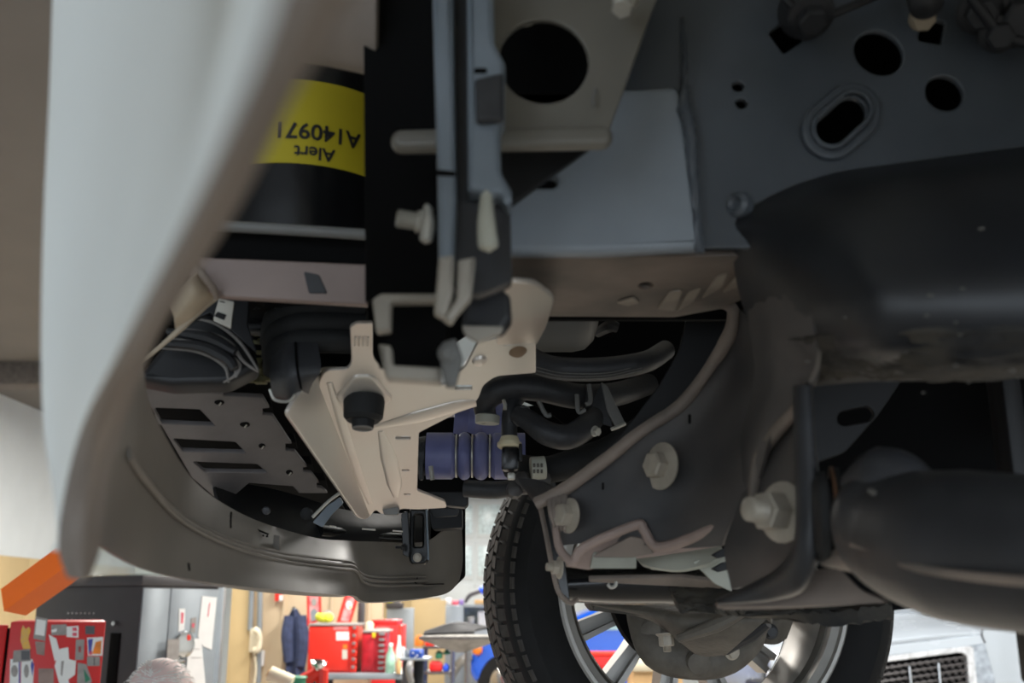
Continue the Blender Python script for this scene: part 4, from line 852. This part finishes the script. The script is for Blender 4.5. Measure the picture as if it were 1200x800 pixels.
for r_ in range(2):
    for k in range(7): facebox('vent_dot', m_paper, cab, .28 + k * .028, .285 + k * .028, TOPZ - .12 - r_ * .03, TOPZ - .115 - r_ * .03, face='a')
lathe('cabinet_knob', m_chrome, cab, A0 + da * .13 + V((0, 0, TOPZ - .16)) - db * .005, -db, [(0, .008), (.01, .012), (.02, .01), (.022, 0)], 16)
facebox('dark_slot', m_void, cab, .10, .16, .6, TOPZ - .20, face='a')
facebox('handle', m_chrome, cab, .16, .26, TOPZ - .335, TOPZ - .315, off=.02, d=.02)
def sheet(nm, label, m, pts, cat, lift=.006, extra=()):
    o = plate(nm, m, None, sd, pts, th=.0016, bev=.0002, lift=lift); tag(o, label, cat, 'papers on the steel cabinet')
    for (m2, p2) in extra: plate('print', m2, o, sd, p2, th=.0004, bev=0, lift=lift + .001)
sheet('paper_strip', 'narrow white tag with red print above the chrome badge', m_paper, [(209, 713), (216, 713), (215, 738), (208, 740)], 'paper', extra=[(m_ppk, [(211, 717), (214, 718), (213, 730), (211, 730)])])
sheet('white_tag', 'small pale tag beside the narrow tag on the cabinet', m_papg, [(223, 724), (229, 723), (228, 741), (222, 741)], 'paper', extra=[(m_ppk, [(224, 730), (227, 730), (226, 735), (224, 735)])])
sheet('form_sheet', 'long white forms hanging at the cabinet far edge', m_paper, [(236, 698), (253, 700), (249, 740), (247, 761), (237, 757), (231, 745)], 'paper', extra=[(m_ppk, [(244, 706), (245, 706), (243, 722), (242, 722)])])
sheet('form_sheet', 'large white sheet low on the cabinet behind the head', m_paper, [(220, 748), (234, 748), (240, 812), (214, 812)], 'paper', extra=[(m_papg, [(222, 760), (232, 760), (232, 760.6), (222, 760.6)]), (m_papg, [(222, 770), (234, 770), (234, 770.6), (222, 770.6)])], lift=.010)
sheet('grey_sheet', 'grey curled sheet left of the chrome badge', m_papg, [(190, 749), (204, 748), (203, 776), (189, 774)], 'paper', lift=.034)
bd = lathe('chrome_badge', m_chrome, None, sd.hit(213, 755) + sd.n * .012, sd.n, [(0, .05), (.006, .058), (.012, .055), (.016, .03), (.017, 0)], 28); tag(bd, 'round chrome badge with red spot hung on the cabinet handle', 'badge')
lathe('red_spot', m_redb, bd, sd.hit(216, 747) + sd.n * .026, sd.n, [(0, .014), (.003, .012), (.004, 0)], 16)
for (s, nm, lbl, hh) in ((.06, 'clear_bin', 'clear plastic bin on the cabinet top by the corner', .12), (.34, 'clear_tray', 'low clear tray at the back of the cabinet top', .05)):
    c = A0 + db * s + da * .2; t = thing(nm, (c.x, c.y, TOPZ + .045), lbl, 'bin')
    box('bin_wall', m_glass, t, (c.x, c.y, TOPZ + .047 + hh / 2), (.36, .18, hh), rz=ang, bev=.01)
    box('bin_lid', m_glass, t, (c.x, c.y, TOPZ + .052 + hh), (.38, .2, .012), rz=ang, bev=.004)
# orange arm behind the fender tip
ob = thing('orange_arm', P(60, 700, 1.0), 'bright orange angular plastic arm sticking out behind the white fender tip', 'arm')
L0, L1 = P(17, 704, 1.02), P(88, 653, 1.0)
d_ = (L1 - L0).normalized(); M_ = frame(d_); bm = bmesh.new(); rings = []
for h_, s in ((0, 1), ((L1 - L0).length, 1.05)):
    rings.append([bm.verts.new(L0 + M_ @ V((x_ * s, y_ * s, h_))) for (x_, y_) in ((-.018, -.011), (.008, -.016), (.019, .0), (.014, .016), (-.012, .013))])
for j in range(5): bm.faces.new((rings[0][j], rings[0][(j + 1) % 5], rings[1][(j + 1) % 5], rings[1][j]))
bm.faces.new(rings[0][::-1]); bm.faces.new(rings[1]); bm_link('arm_bar', bm, m_orange, ob, sharp=20)
tube('arm_fold', m_orange, ob, [L0 + d_ * .004 + M_ @ V((.012, -.010, 0)), L1 + M_ @ V((.012, -.010, 0))], .0022, world=True, seg=8)
# ---- partition wall items
t = thing('wall_telephone', (P(299, 765, 8.94).x, 8.94, P(299, 765, 8.94).z), 'cream wall telephone with handset on the beige partition', 'telephone')
fbox('phone_base', m_phone, t, 292, 736, 304, 764, 8.94, .045, .01)
tube('handset', m_phone, t, [(299, 738, 8.90), (303, 741, 8.88), (305, 750, 8.88), (303, 760, 8.88), (299, 762, 8.90)], [.03, .024, .018, .024, .03], seg=10)
tube('phone_cord', m_phone, t, [(298, 764, 8.93), (300, 785, 8.92), (296, 812, 8.92)], .008, seg=6)
for x, lb in ((296, 'thin grey conduit running above the telephone'), (306, 'white conduit pipe beside the telephone')):
    tag(tube('conduit', m_gycab, None, [(x, 640, 8.96), (x - 1, 690, 8.96), (x - 3, 738 if x < 300 else 800, 8.96)], .022, seg=10), lb, 'pipe')
tag(fbox('switch_box', m_paper, None, 305, 762, 309, 780, 8.96, .04), 'small white switch box below the telephone', 'switch')
t = thing('alarm_box', (P(325, 703, 8.95).x, 8.95, P(325, 703, 8.95).z), 'small red alarm box high on the partition', 'alarm'); fbox('alarm_body', m_redb, t, 322, 690, 329, 704, 8.94, .05); fbox('alarm_bell', m_paper, t, 327, 697, 331, 704, 8.93, .02)
cv = thing('coveralls', (P(346, 795, 8.9).x, 8.9, P(346, 795, 8.9).z), 'navy blue coveralls hanging on the partition', 'coveralls')
bm = bmesh.new(); rows_ = []
for (y, a, b_) in ((713, 343, 348), (722, 338, 353), (740, 336, 356), (765, 335, 357), (790, 335, 357), (815, 336, 355)):
    c0 = P((a + b_) / 2, y, 8.88); hw = (b_ - a) / 2 / 1200 * 8.88
    rows_.append([bm.verts.new(c0 + V((hw * math.cos(t_), (.05 + .025 * math.cos(5 * t_)) * math.sin(t_), 0))) for t_ in (2 * math.pi * k / 28 for k in range(28))])
for i in range(5):
    for k in range(28): bm.faces.new((rows_[i][k], rows_[i][(k + 1) % 28], rows_[i + 1][(k + 1) % 28], rows_[i + 1][k]))
bm.faces.new(rows_[0]); bm.faces.new(rows_[-1]); bm_link('garment', bm, m_navy, cv)
tube('sleeve', m_navy, cv, [(340, 722, 8.85), (337, 745, 8.83), (339, 775, 8.84)], [.05, .055, .045], seg=10)
tube('sleeve', m_navy, cv, [(352, 722, 8.85), (355, 748, 8.83), (352, 780, 8.84)], [.05, .055, .045], seg=10)
lathe('coat_hook', m_chrome, cv, P(346, 713, 8.9), (0, -1, 0), [(0, .012), (.05, .012), (.055, .018), (.06, 0)], 10)
# ---- tool chests
YC = 7.6
bench = thing('tool_bench', (P(400, 790, YC).x, YC + .3, 0), 'grey steel bench carrying the red tool chests', 'bench')
BZ = P(400, 788, YC).z
bx0, bx1 = P(362, 790, YC).x, P(475, 790, YC).x
box('bench_top', m_gycab, bench, ((bx0 + bx1) / 2, YC + .3, BZ - .02), (bx1 - bx0, .8, .04))
for x in (bx0 + .04, bx1 - .04):
    for y in (YC - .05, YC + .65): box('leg', m_dkcab, bench, (x, y, (BZ - .04) / 2), (.05, .05, BZ - .04))
def chest(nm, label, x0, xm, x1, y0, y1, Y, m, nd):
    zb = BZ; zt = P(x0, y0, Y).z; l, r = P(x0, 760, Y).x, P(xm, 760, Y).x; r2 = P(x1, 760, Y + .22).x
    t = thing(nm, ((l + r) / 2, Y + .2, zb), label, 'tool chest', 'red tool chests on the bench')
    box('chest_body', m, t, ((l + r2 - .02) / 2, Y + .22, (zb + zt) / 2), (r2 - l - .02, .44, zt - zb), bev=.006)
    box('chest_side', m, t, ((l + r) / 2, Y - .004, (zb + zt) / 2), (r - l - .02, .01, zt - zb - .03), bev=.004)
    box('chest_lid', m_papg, t, ((l + r2) / 2, Y + .22, zt + .008), (r2 - l, .46, .016), bev=.004)
    # drawer fronts on the face turned towards the room
    for k in range(nd):
        z = zb + (zt - zb) * (k + .5) / nd; hh = (zt - zb) / nd * .84
        dw = box('drawer', m, t, ((r + r2) / 2 + .01, Y - .006, z), (r2 - r - .01, .02, hh), bev=.003)
        box('drawer_pull', m_steel, dw, ((r + r2) / 2 + .01, Y - .022, z + hh * .3), (r2 - r - .03, .014, .018), bev=.003)
    return t
c1 = chest('tool_chest', 'large bright red tool chest with white sticker and drawers on its edge', 361, 409, 423, 733, 788, YC, m_redb, 6)
c2 = chest('tool_chest', 'dark red tool chest beside the large bright one', 424, 440, 456, 741, 788, YC + .02, mat('dark_red_paint', (176, 28, 40), .35), 7)
tc3 = thing('tool_chest', P(455, 760, 8.5), 'red tool chest with closed lid behind the dark red one', 'tool chest', 'red tool chests on the bench')
fbox('chest_body', m_red, tc3, 436, 732, 466, 790, 8.5, .4, .006, zb=0); fbox('chest_lid', m_red, tc3, 435, 726, 466, 732, 8.5, .4, .01); fbox('chest_edge', m_redb, tc3, 465, 732, 470, 790, 8.52, .38, .004, zb=0)
fbox('chest_badge', m_papg, tc3, 440, 735, 456, 740, 8.48, .01)
for (nm, lb, m2, p2) in (('sticker', 'white rectangular sticker on the large red tool chest', m_paper, R4(394, 740, 409, 750)), ('sticker', 'pale paper slip under the orange mark on the red chest', m_sticker, R4(401, 761, 407, 772)), ('sticker', 'orange square sticker on the large red tool chest', m_por, R4(402, 755, 407, 760)), ('sticker', 'pink brand strip at the top of the large red chest', mat('pink_print', (214, 130, 130), .6), R4(391, 734, 408, 738)), ('sticker', 'grey card low on the large red tool chest', m_papg, [(365, 775), (376, 772), (378, 780), (366, 783)])):
    tag(plate(nm, m2, None, flat(YC - .012), p2, th=.002, bev=.0002), lb, 'sticker', 'stickers on the red tool chest')
tag(fbox('yellow_tag', mat('tag_yellow', (236, 196, 30), .5), None, 436, 741, 440, 747, YC - .002, .006), 'small yellow tag on the dark red chest corner', 'tag')
tag(fbox('power_outlet', m_phone, None, 354, 742, 363, 752, 8.95, .06), 'cream outlet box at the corner of the red chest', 'outlet')
z1 = P(380, 733, YC).z + .016
gl = thing('work_gloves', (P(378, 731, YC + .1).x, YC + .15, z1), 'crumpled yellow work gloves on the large red chest', 'gloves')
bm = bmesh.new()
for k in range(9): bmesh.ops.create_icosphere(bm, subdivisions=2, radius=random.uniform(.02, .035), matrix=Matrix.Translation(V((P(372 + k * 1.6, 730, YC + .12).x, YC + .12 + random.uniform(-.03, .06), z1 + random.uniform(.034, .045)))))
bm_link('glove_fabric', bm, m_yel, gl)
def poster(nm, lb, pts, inner, Y):
    t = plate(nm, m_redb, None, flat(Y), pts, th=.03, bev=.003); tag(t, lb, 'poster', 'red framed posters above the tool chests')
    plate('poster_sheet', mat('poster_pink', (226, 170, 168), .5, rgb2=(190, 60, 70), scale=18), t, flat(Y - .003), inner, th=.004)
    return t
p1 = poster('framed_poster', 'upright red framed poster above the yellow gloves', [(359, 688), (375.5, 688), (376.5, 726), (360, 733.5)], [(362, 688), (373, 688), (374, 724), (362.5, 730)], 8.0)
plate('poster_figure', m_gycab, p1, flat(7.994), fil([(364, 716), (368, 712), (372, 716), (372, 726), (365, 728)], 1.5), th=.003)
plate('poster_figure', m_papg, p1, flat(7.994), circ(368, 705, 3, 5, 16), th=.003)
p2 = poster('framed_poster', 'tilted red framed poster leaning behind the tool chest', [(404, 696), (420, 699), (411, 729), (394, 729)], [(407, 698), (416, 700), (409, 728), (399, 727)], 8.05)
plate('poster_figure', m_paper, p2, flat(8.04), circ(409, 709, 3.4, 5, 16), th=.003)
plate('poster_figure', m_yel, p2, flat(8.039), circ(410, 711, 1.4, 1.6, 10), th=.003)
t = thing('grey_rag', (P(384, 731, YC + .3).x, YC + .3, z1), 'grey rag lying behind the yellow gloves', 'rag'); tube('rag_cloth', m_papg, t, [(378, 726, YC + .34), (384, 720, YC + .34), (391, 726, YC + .34)], [.02, .035, .02], seg=10)
t = thing('spray_can', (P(423, 715, 8.3).x, 8.3, z1), 'dark tall spray can between poster and chests', 'can'); fbox('can_body', m_dkcab, t, 419, 704, 427, 722, 8.15, .06, .015, zb=BZ)
t = thing('white_jug', (P(430, 735, 8.2).x, 8.2, P(430, 740, 8.2).z), 'pale jug standing behind the dark red chest', 'jug'); fbox('jug_body', m_phone, t, 428, 728, 437, 742, 8.1, .08, .02, zb=BZ); 
for (nm, lb, x0, y0, x1, y1, Y, m2) in (('bottle', 'white spray bottle beside the dark red chest', 464, 748, 471, 760, YC - .0, m_paper), ('bottle', 'green jug in front of the white spray bottle', 452, 757, 463, 772, YC - .05, mat('pale_green', (150, 190, 170), .4)), ('can', 'brown can on the bench beside the green jug', 464, 770, 470, 787.5, YC - .1, m_card)):
    t = thing(nm, (P((x0 + x1) / 2, y1, Y).x, Y, P(x0, y1, Y).z), lb, nm); c = P((x0 + x1) / 2, y1, Y); hgt = P(x0, y0, Y).z - c.z; rd = (x1 - x0) / 2 / 1200 * Y
    if nm == 'bottle' and y0 > 750: c.z, hgt = BZ, P(x0, y0, Y).z - BZ
    if nm == 'can': c.z, hgt = BZ, P(x0, y0, Y).z - BZ
    if y0 == 748: c.z, hgt = BZ, P(x0, y0, Y).z - BZ
    lathe('vessel', m2, t, c, (0, 0, 1), [(0, rd * .95), (hgt * .03, rd), (hgt * .66, rd), (hgt * .84, rd * .5), (hgt, rd * .42)], 20)
    lathe('cap', m_paper, t, c + V((0, 0, hgt)), (0, 0, 1), [(0, rd * .45), (.02, rd * .45), (.022, 0)], 12)
# grey pegboard and far cabinets
tag(fbox('pegboard', m_gycab, None, 452, 712, 484, 800, 9.8, .05, .004, zb=0), 'tall grey board standing behind the tool chests', 'board')
t = thing('wire_basket', (P(462, 712, 9.8).x, 9.82, P(462, 712, 9.8).z), 'small basket of yellow and dark tools on the grey board', 'basket'); fbox('basket_body', m_dkcab, t, 452, 706, 472, 712, 9.78, .08); fbox('tool_handle', m_yel, t, 454, 701, 459, 706, 9.8, .05); fbox('tool_handle', m_steel, t, 461, 702, 468, 706, 9.8, .05)
tag(fbox('tan_board', m_tan, None, 482, 703, 522, 760, 14, .1, .004, zb=0), 'tan wallboard stack behind the grey board', 'board')
cbn = thing('wall_cabinet', (P(550, 740, 14).x, 14.2, 0), 'pale blue steel cabinet with open shelf at the far wall', 'cabinet')
fbox('cabinet_door', m_gycab, cbn, 521, 709, 543, 800, 14, .5, .01, zb=0); fbox('shelf_top', m_gycab, cbn, 543, 708, 600, 712, 14, .5); fbox('shelf_back', mat('screen_white', (220, 236, 232), .5), cbn, 543, 712, 600, 735, 14.4, .05); fbox('shelf_base', m_gycab, cbn, 543, 735, 600, 800, 14, .5, .01, zb=0)
for (x0, y0, x1, y1, m2, lb, nm) in ((522, 701, 529, 709, m_paper, 'white folded carton on the pale blue cabinet', 'carton'), (530, 704, 537, 709, m_ppk, 'pink package on the pale blue cabinet', 'package'), (538, 703, 543, 709, mat('violet', (140, 110, 180), .5), 'violet package on the pale blue cabinet', 'package'), (556, 703, 590, 708, m_card, 'long cardboard box on the far shelf', 'box'), (548, 722, 556, 735, m_steel, 'grey instrument on the open far shelf', 'instrument'), (560, 716, 572, 735, m_paper, 'white monitor on the open far shelf', 'monitor')):
    t = thing(nm, (P((x0 + x1) / 2, y1, 14.1).x, 14.2, P(x0, y1, 14.1).z), lb, nm); fbox('package_body', m2, t, x0, y0, x1, y1, 14.1, .2, .012); fbox('package_flap', m2, t, x0 + .5, y0 - .6, x1 - .5, y0 + .4, 14.12, .16, .004)
t = thing('air_hose_reel', P(565, 700, 14.2), 'blue handled tool with a grey curved arm on the far shelf', 'tool'); tube('reel_arm', m_dkcab, t, [(545, 706, 14.2), (551, 697, 14.2), (564, 692, 14.2)], [.02, .03, .03], seg=8); tube('reel_handle', mat('tool_blue', (40, 90, 230), .4), t, [(563, 693, 14.2), (567, 691, 14.2), (571, 693, 14.2), (573, 697, 14.2)], [.05, .06, .05, .04], seg=10)
# oil drain on its stand
dt = thing('oil_drain_stand', (P(547, 760, 6).x, 6, 0), 'grey oil drain basin on a pole in front of the blue car', 'oil drain')
dc = P(540, 753, 6.0); bm = bmesh.new(); rr_ = []
for (h_, s) in ((0, .12), (.05, .72), (.075, 1.), (.09, 1.), (.085, .96), (.06, .70), (.02, .1)):
    rr_.append([bm.verts.new(dc + V((x_ * s, y_ * s, h_ - .05))) for (x_, y_) in ((-.22, -.2), (.06, -.24), (.24, -.18), (.25, .16), (.06, .22), (-.2, .2))])
for i in range(6):
    for k in range(6): bm.faces.new((rr_[i][k], rr_[i][(k + 1) % 6], rr_[i + 1][(k + 1) % 6], rr_[i + 1][k]))
bm.faces.new(rr_[0]); bm.faces.new(rr_[-1]); bm_link('drain_basin', bm, mat('basin_grey', (130, 128, 124), .5), dt, sharp=20)
tube('drain_pole', m_steel, dt, [V((dc.x + .04, 6, dc.z - .05)), V((dc.x + .045, 6, .6)), V((dc.x + .045, 6, .04))], .018, world=True, seg=12)
box('stand_base', m_dkcab, dt, (dc.x + .045, 6, .03), (.4, .4, .06))
pn_ = thing('black_pan', V((dc.x - .03, 6, dc.z + .045)), 'crumpled black sheet lying in the oil drain basin', 'sheet')
loft('pan_sheet', m_black, pn_, [[(496, 742, 5.85), (525, 741, 5.85), (556, 740, 5.85)], [(500, 738, 5.95), (530, 730, 5.95), (558, 737, 5.95)], [(520, 735, 6.1), (538, 728, 6.1), (575, 734, 6.1)]], n=4, th=.012)
# small service stand with bottles
ss = thing('service_cart', (P(482, 790, 6.6).x, 6.6, 0), 'black post service cart with a small tray top', 'cart')
fbox('cart_tray', m_gycab, ss, 468, 771, 502, 774, 6.6, .3); fbox('cart_post', m_dkcab, ss, 471, 774, 478, 800, 6.65, .1, .01, zb=.0); fbox('cart_post', m_black, ss, 484, 774, 496, 800, 6.7, .1, .01, zb=.0); tube('cart_pipe', m_steel, ss, [(481, 775, 6.6), (479, 785, 6.58), (482, 800, 6.6)], .02, seg=10)
for (x0, y0, x1, y1, m2, lb, nm) in ((480, 761, 495, 771, mat('star_blue', (40, 80, 170), .5), 'blue box with white spots on the service cart', 'box'), (470, 758, 475, 771, m_paper, 'rolled white papers on the service cart', 'paper roll'), (475, 761, 479, 771, m_gycab, 'grey tube on the service cart', 'tube')):
    t = thing(nm.replace(' ', '_'), (P((x0 + x1) / 2, y1, 6.7).x, 6.7, P(x0, y1, 6.7).z), lb, nm)
    if nm == 'box':
        fbox('box_body', m2, t, x0, y0, x1, y1, 6.62, .1, .006)
        for (sx, sy) in ((483, 764), (488, 767), (492, 763), (486, 769)): fbox('spot', m_paper, t, sx, sy, sx + 1.6, sy + 1.6, 6.615, .01, .001)
    else: tube('roll', m2, t, [((x0 + x1) / 2, y1, 6.7), ((x0 + x1) / 2, (y1 + y0) / 2, 6.7), ((x0 + x1) / 2 - 1, y0, 6.7)], [.014, .015, .013], seg=10); lathe('roll_end', m_papg, t, P((x0 + x1) / 2 - 1, y0, 6.7), (0, 0, 1), [(0, .010), (.003, .009), (.004, 0)], 10)
rs = thing('parts_shelf', (P(515, 780, 9).x, 9.2, 0), 'low dark parts shelf filled with red and green pieces', 'shelf')
fbox('shelf_board', m_dkcab, rs, 495, 757, 530, 760, 9, .4); fbox('shelf_board', m_dkcab, rs, 495, 787, 530, 790, 9, .4)
for x in (496, 529): fbox('shelf_side', m_dkcab, rs, x - 1, 757, x + 1, 800, 9, .4, .002, zb=0)
for (x0, y0, x1, y1, m2, lb) in ((486, 744, 496, 757, m_por, 'orange bottle on the parts shelf'), (498, 748, 509, 757, m_redb, 'red tray on the parts shelf upper row'), (510, 762, 518, 772, m_green, 'green clamp on the parts shelf'), (519, 761, 527, 767, m_green, 'small green clamp at the shelf end'), (503, 774, 518, 786.5, m_red, 'red tool heap on the lower parts shelf'), (519, 777, 526, 786.5, mat('tool_blue', (40, 90, 230), .4), 'blue case at the end of the parts shelf')):
    t = thing('shop_part', (P((x0 + x1) / 2, y1, 9).x, 9.1, P(x0, y1, 9).z), lb, 'shop part', 'pieces on the parts shelf'); fbox('part_body', m2, t, x0, y0 + 2, x1, y1, 9.05, .12, .012); fbox('part_handle', m2, t, x0 + 2, y0, x1 - 2, y0 + 2.6, 9.08, .06, .006)
# things poking up along the bottom edge
t = thing('floor_jack', (P(365, 800, 5.2).x, 5.2, 0), 'red floor jack arm with chrome saddle below the tool chest', 'jack')
tube('jack_arm', m_redb, t, [(340, 806, 5.2), (358, 796, 5.2), (378, 784, 5.2)], [.03, .034, .026], seg=10); tube('jack_leg', m_redb, t, [V((P(378, 784, 5.2).x, 5.2, P(378, 784, 5.2).z)), V((P(374, 800, 5.2).x, 5.2, .8)), V((P(370, 800, 5.2).x, 5.2, 0.0))], .03, world=True, seg=10); lathe('jack_saddle', m_chrome, t, P(372, 784, 5.18), (.2, -.2, 1), [(0, .02), (.02, .035), (.035, .04), (.04, .03), (.03, 0)], 16)
t = thing('paper_towel_roll', P(328, 800, 5.0), 'cream paper roll lying beside the red jack', 'roll'); tube('roll_body', m_phone, t, [(316, 789, 5.0), (328, 794, 5.0), (342, 800, 5.0)], .035, seg=14); tube('roll_core', m_card, t, [(314, 788, 5.0), (316, 789, 5.0)], .018, seg=10)
t = thing('green_bucket', (P(345, 800, 5.1).x, 5.1, 0), 'green bucket rim beside the cream roll', 'bucket'); lathe('bucket_wall', m_green, t, (P(346, 800, 5.1).x, 5.1, 0), (0, 0, 1), [(0, .04), (P(345, 794, 5.1).z, .05), (P(345, 793, 5.1).z, .053)], 20); lathe('bucket_rim', m_green, t, V((P(346, 800, 5.1).x, 5.1, P(345, 795, 5.1).z)), (0, 0, 1), [(0, .052), (.006, .058), (.012, .052)], 20)
# ---- blue car on a low lift
YK = 12.
bc = thing('blue_car', (P(640, 790, YK).x, YK + .7, .6), 'glossy blue rounded car partly hidden behind the tyre', 'car')
def prof_body(nm, m, parent, pts, Y, d, bev): return plate(nm, m, parent, flat(Y), fil(pts, 8), th=d, bev=bev, res=4)
prof_body('car_body', m_bluecar, bc, [(546, 778), (556, 764), (568, 748), (584, 740), (612, 736), (650, 734), (690, 716), (730, 704), (750, 704), (770, 735), (776, 800), (770, 812), (620, 812), (610, 785), (594, 772), (580, 778), (572, 800), (556, 800)], YK, 1.5, .08)
plate('windscreen', mat('car_glass', (150, 180, 190), .1, 0, .1), bc, flat(YK - .02), [(668, 738), (700, 716), (738, 706), (742, 738)], th=.02)
lathe('amber_lamp', m_amber, bc, P(560, 761, YK - .03), (-.5, -.8, .1), [(0, .06), (.03, .055), (.05, .03), (.055, 0)], 20)
lathe('car_tyre', m_tyre, bc, P(594, 800, YK - .02), (0, 1, 0), [(0, .2), (.0, .3), (.04, .33), (.2, .33), (.22, .3), (.22, .2)], 40, caps=False)
lathe('wheel_cover', m_chrome, bc, P(594, 800, YK - .03), (0, -1, 0), [(0, .2), (.02, .19), (.05, .1), (.06, 0)], 24)
tube('car_bumper', m_steel, bc, [(530, 790, YK + .3), (540, 775, YK), (552, 768, YK - .02)], .05, seg=10)
lf = thing('car_lift', (P(640, 800, YK).x, YK + .7, 0), 'dark low lift platform carrying the blue car', 'lift')
zl = P(594, 800, YK).z - .34
box('lift_deck', m_dkcab, lf, (P(670, 800, YK).x, YK + .7, zl - .05), (2.0, 1.7, .1))
for s in (-.8, .8): box('lift_post', m_dkcab, lf, (P(670, 800, YK).x + s, YK + .7, (zl - .1) / 2), (.2, 1.2, zl - .1))
# ---- bits seen between the wheel spokes
t = thing('red_toolbox', (P(715, 790, 7).x, 7.2, 0), 'bright red toolbox on a crate seen between the wheel spokes', 'toolbox'); fbox('toolbox_body', m_red, t, 690, 768, 730, 786, 7.05, .2, .02); fbox('toolbox_lid', m_redb, t, 690, 764, 730, 769, 7.05, .2, .01); fbox('toolbox_stand', m_dkcab, t, 690, 786, 730, 800, 7.05, .2, .01, zb=0)
t = thing('tan_crate', (P(770, 790, 6.8).x, 7, 0), 'tan crate with cream lid seen between the wheel spokes', 'crate'); fbox('crate_body', m_card, t, 742, 786, 800, 800, 6.8, .4, .01, zb=0); fbox('crate_lid', m_phone, t, 740, 772, 802, 787, 6.78, .44, .02)
# ---- white pickup parked at the right
YW = 9.6
wk = thing('parked_pickup', (P(1060, 800, YW).x, YW + 2, 0), 'white pickup with dark mesh grille parked behind the tyre', 'truck')
gp = flat(YW, 0, 8, (1090, 760))
def pw(x, y, dy=0.): return gp.hit(x, y) + V((0, dy, 0))
rows_ = []
cols_ = (905, 975, 1045, 1100, 1150)
def top(x): return 754 - (x - 1045) * .114 + (6 if x < 930 else 0)
g_ = []
for (dy, up) in ((0, 0), (.05, .02), (.3, .07), (.8, .12), (1.5, .17)):
    g_.append([tuple(pw(x, top(x), dy) + V((0, 0, up + (.02 if 930 < x < 1120 else 0)))) for x in cols_])
loft('hood', m_carw, wk, g_, n=4, th=.03, world=True)
plate('nose_panel', m_carw, wk, gp, fil([(903, 772), (1045, 755.5), (1150, 743.5), (1154, 755), (1138, 757), (905, 784)], 2), th=.08, bev=.01)
loft('front_fender', m_carw, wk, [[tuple(pw(x, y, d) + V((0, 0, u))) for (x, d, u) in ((1152, 0, 0), (1190, .08, 0), (1240, .3, 0), (1270, 1.6, .08))] for y in (738, 752, 775, 860)], n=4, th=.03, world=True)
tube('fender_joint', m_dkcab, wk, [pw(1151, 736, -.01), pw(1150, 743, -.01), pw(1154, 753, -.01)], .006, world=True, seg=6)
loft('fender_crown', m_carw, wk, [[tuple(pw(x, y, d) + V((0, 0, u))) for (x, y, d, u) in r] for r in (((1150, 740, .02, 0), (1180, 740, .12, 0), (1215, 740, .4, 0)), ((1150, 740, .8, .14), (1180, 740, .9, .14), (1215, 740, 1.2, .14)))], n=4, th=.02, world=True)
plate('headlamp', mat('headlamp_grey', (150, 160, 172), .25), wk, gp, fil([(1139, 757), (1154, 755), (1166, 800), (1170, 830), (1146, 830)], 2), th=.05, bev=.006, lift=.01)
gr = plate('grille_surround', mat('grille_silver', (196, 200, 206), .35, .1), wk, gp, fil([(900, 786), (1130, 757), (1140, 757), (1148, 830), (900, 840)], 4), [fil([(908, 792), (1126, 764), (1133, 768), (1138, 826), (908, 834)], 4)], th=.06, bev=.008, lift=.012)
plate('grille_void', m_void, wk, gp, [(900, 785), (1140, 757), (1146, 832), (900, 838)], th=.02, lift=-.06)
for r in range(8):
    for c in range(14):
        x = 1129 - c * 8.2 - (4 if r % 2 else 0); y = 771 + r * 7.6 + (1133 - x) * .12
        if 1018 < x: plate('grille_cell', m_dkcab, gr, gp, fil([(x - 2.6, y - 2.6), (x + 1.2, y - 3), (x + 2.8, y + 2.2), (x - 1.0, y + 2.6)], .6, 1), th=.02, bev=0, lift=-.01)
for r in range(8): tube('grille_bar', m_dkcab, gr, [pw(1020, 771 + 7.6 * r + 14, -.0), pw(1134, 769 + 7.6 * r, -.0)], .008, world=True, seg=6)
for x in (1064, 1098): tube('grille_post', m_chrome, gr, [pw(x, 772 + (1133 - x) * .12, -.03), pw(x + 5, 830, -.03)], .011, world=True, seg=8)
box('cab', m_carw, wk, (P(1040, 780, YW).x, YW + 2.6, 1.25), (1.9, 2.0, 1.3), rz=8, bev=.1)
box('truck_nose_lower', m_black, wk, (P(1030, 780, YW).x, YW + .8, .85), (1.75, 1.2, .7), rz=8, bev=.05)
for s in (-.75, .75): lathe('truck_tyre', m_tyre, wk, (P(1040, 780, YW).x + s, YW + .9, .4), (1, 0, 0), [(-.12, .2), (-.12, .38), (-.08, .4), (.08, .4), (.12, .38), (.12, .2)], 32)
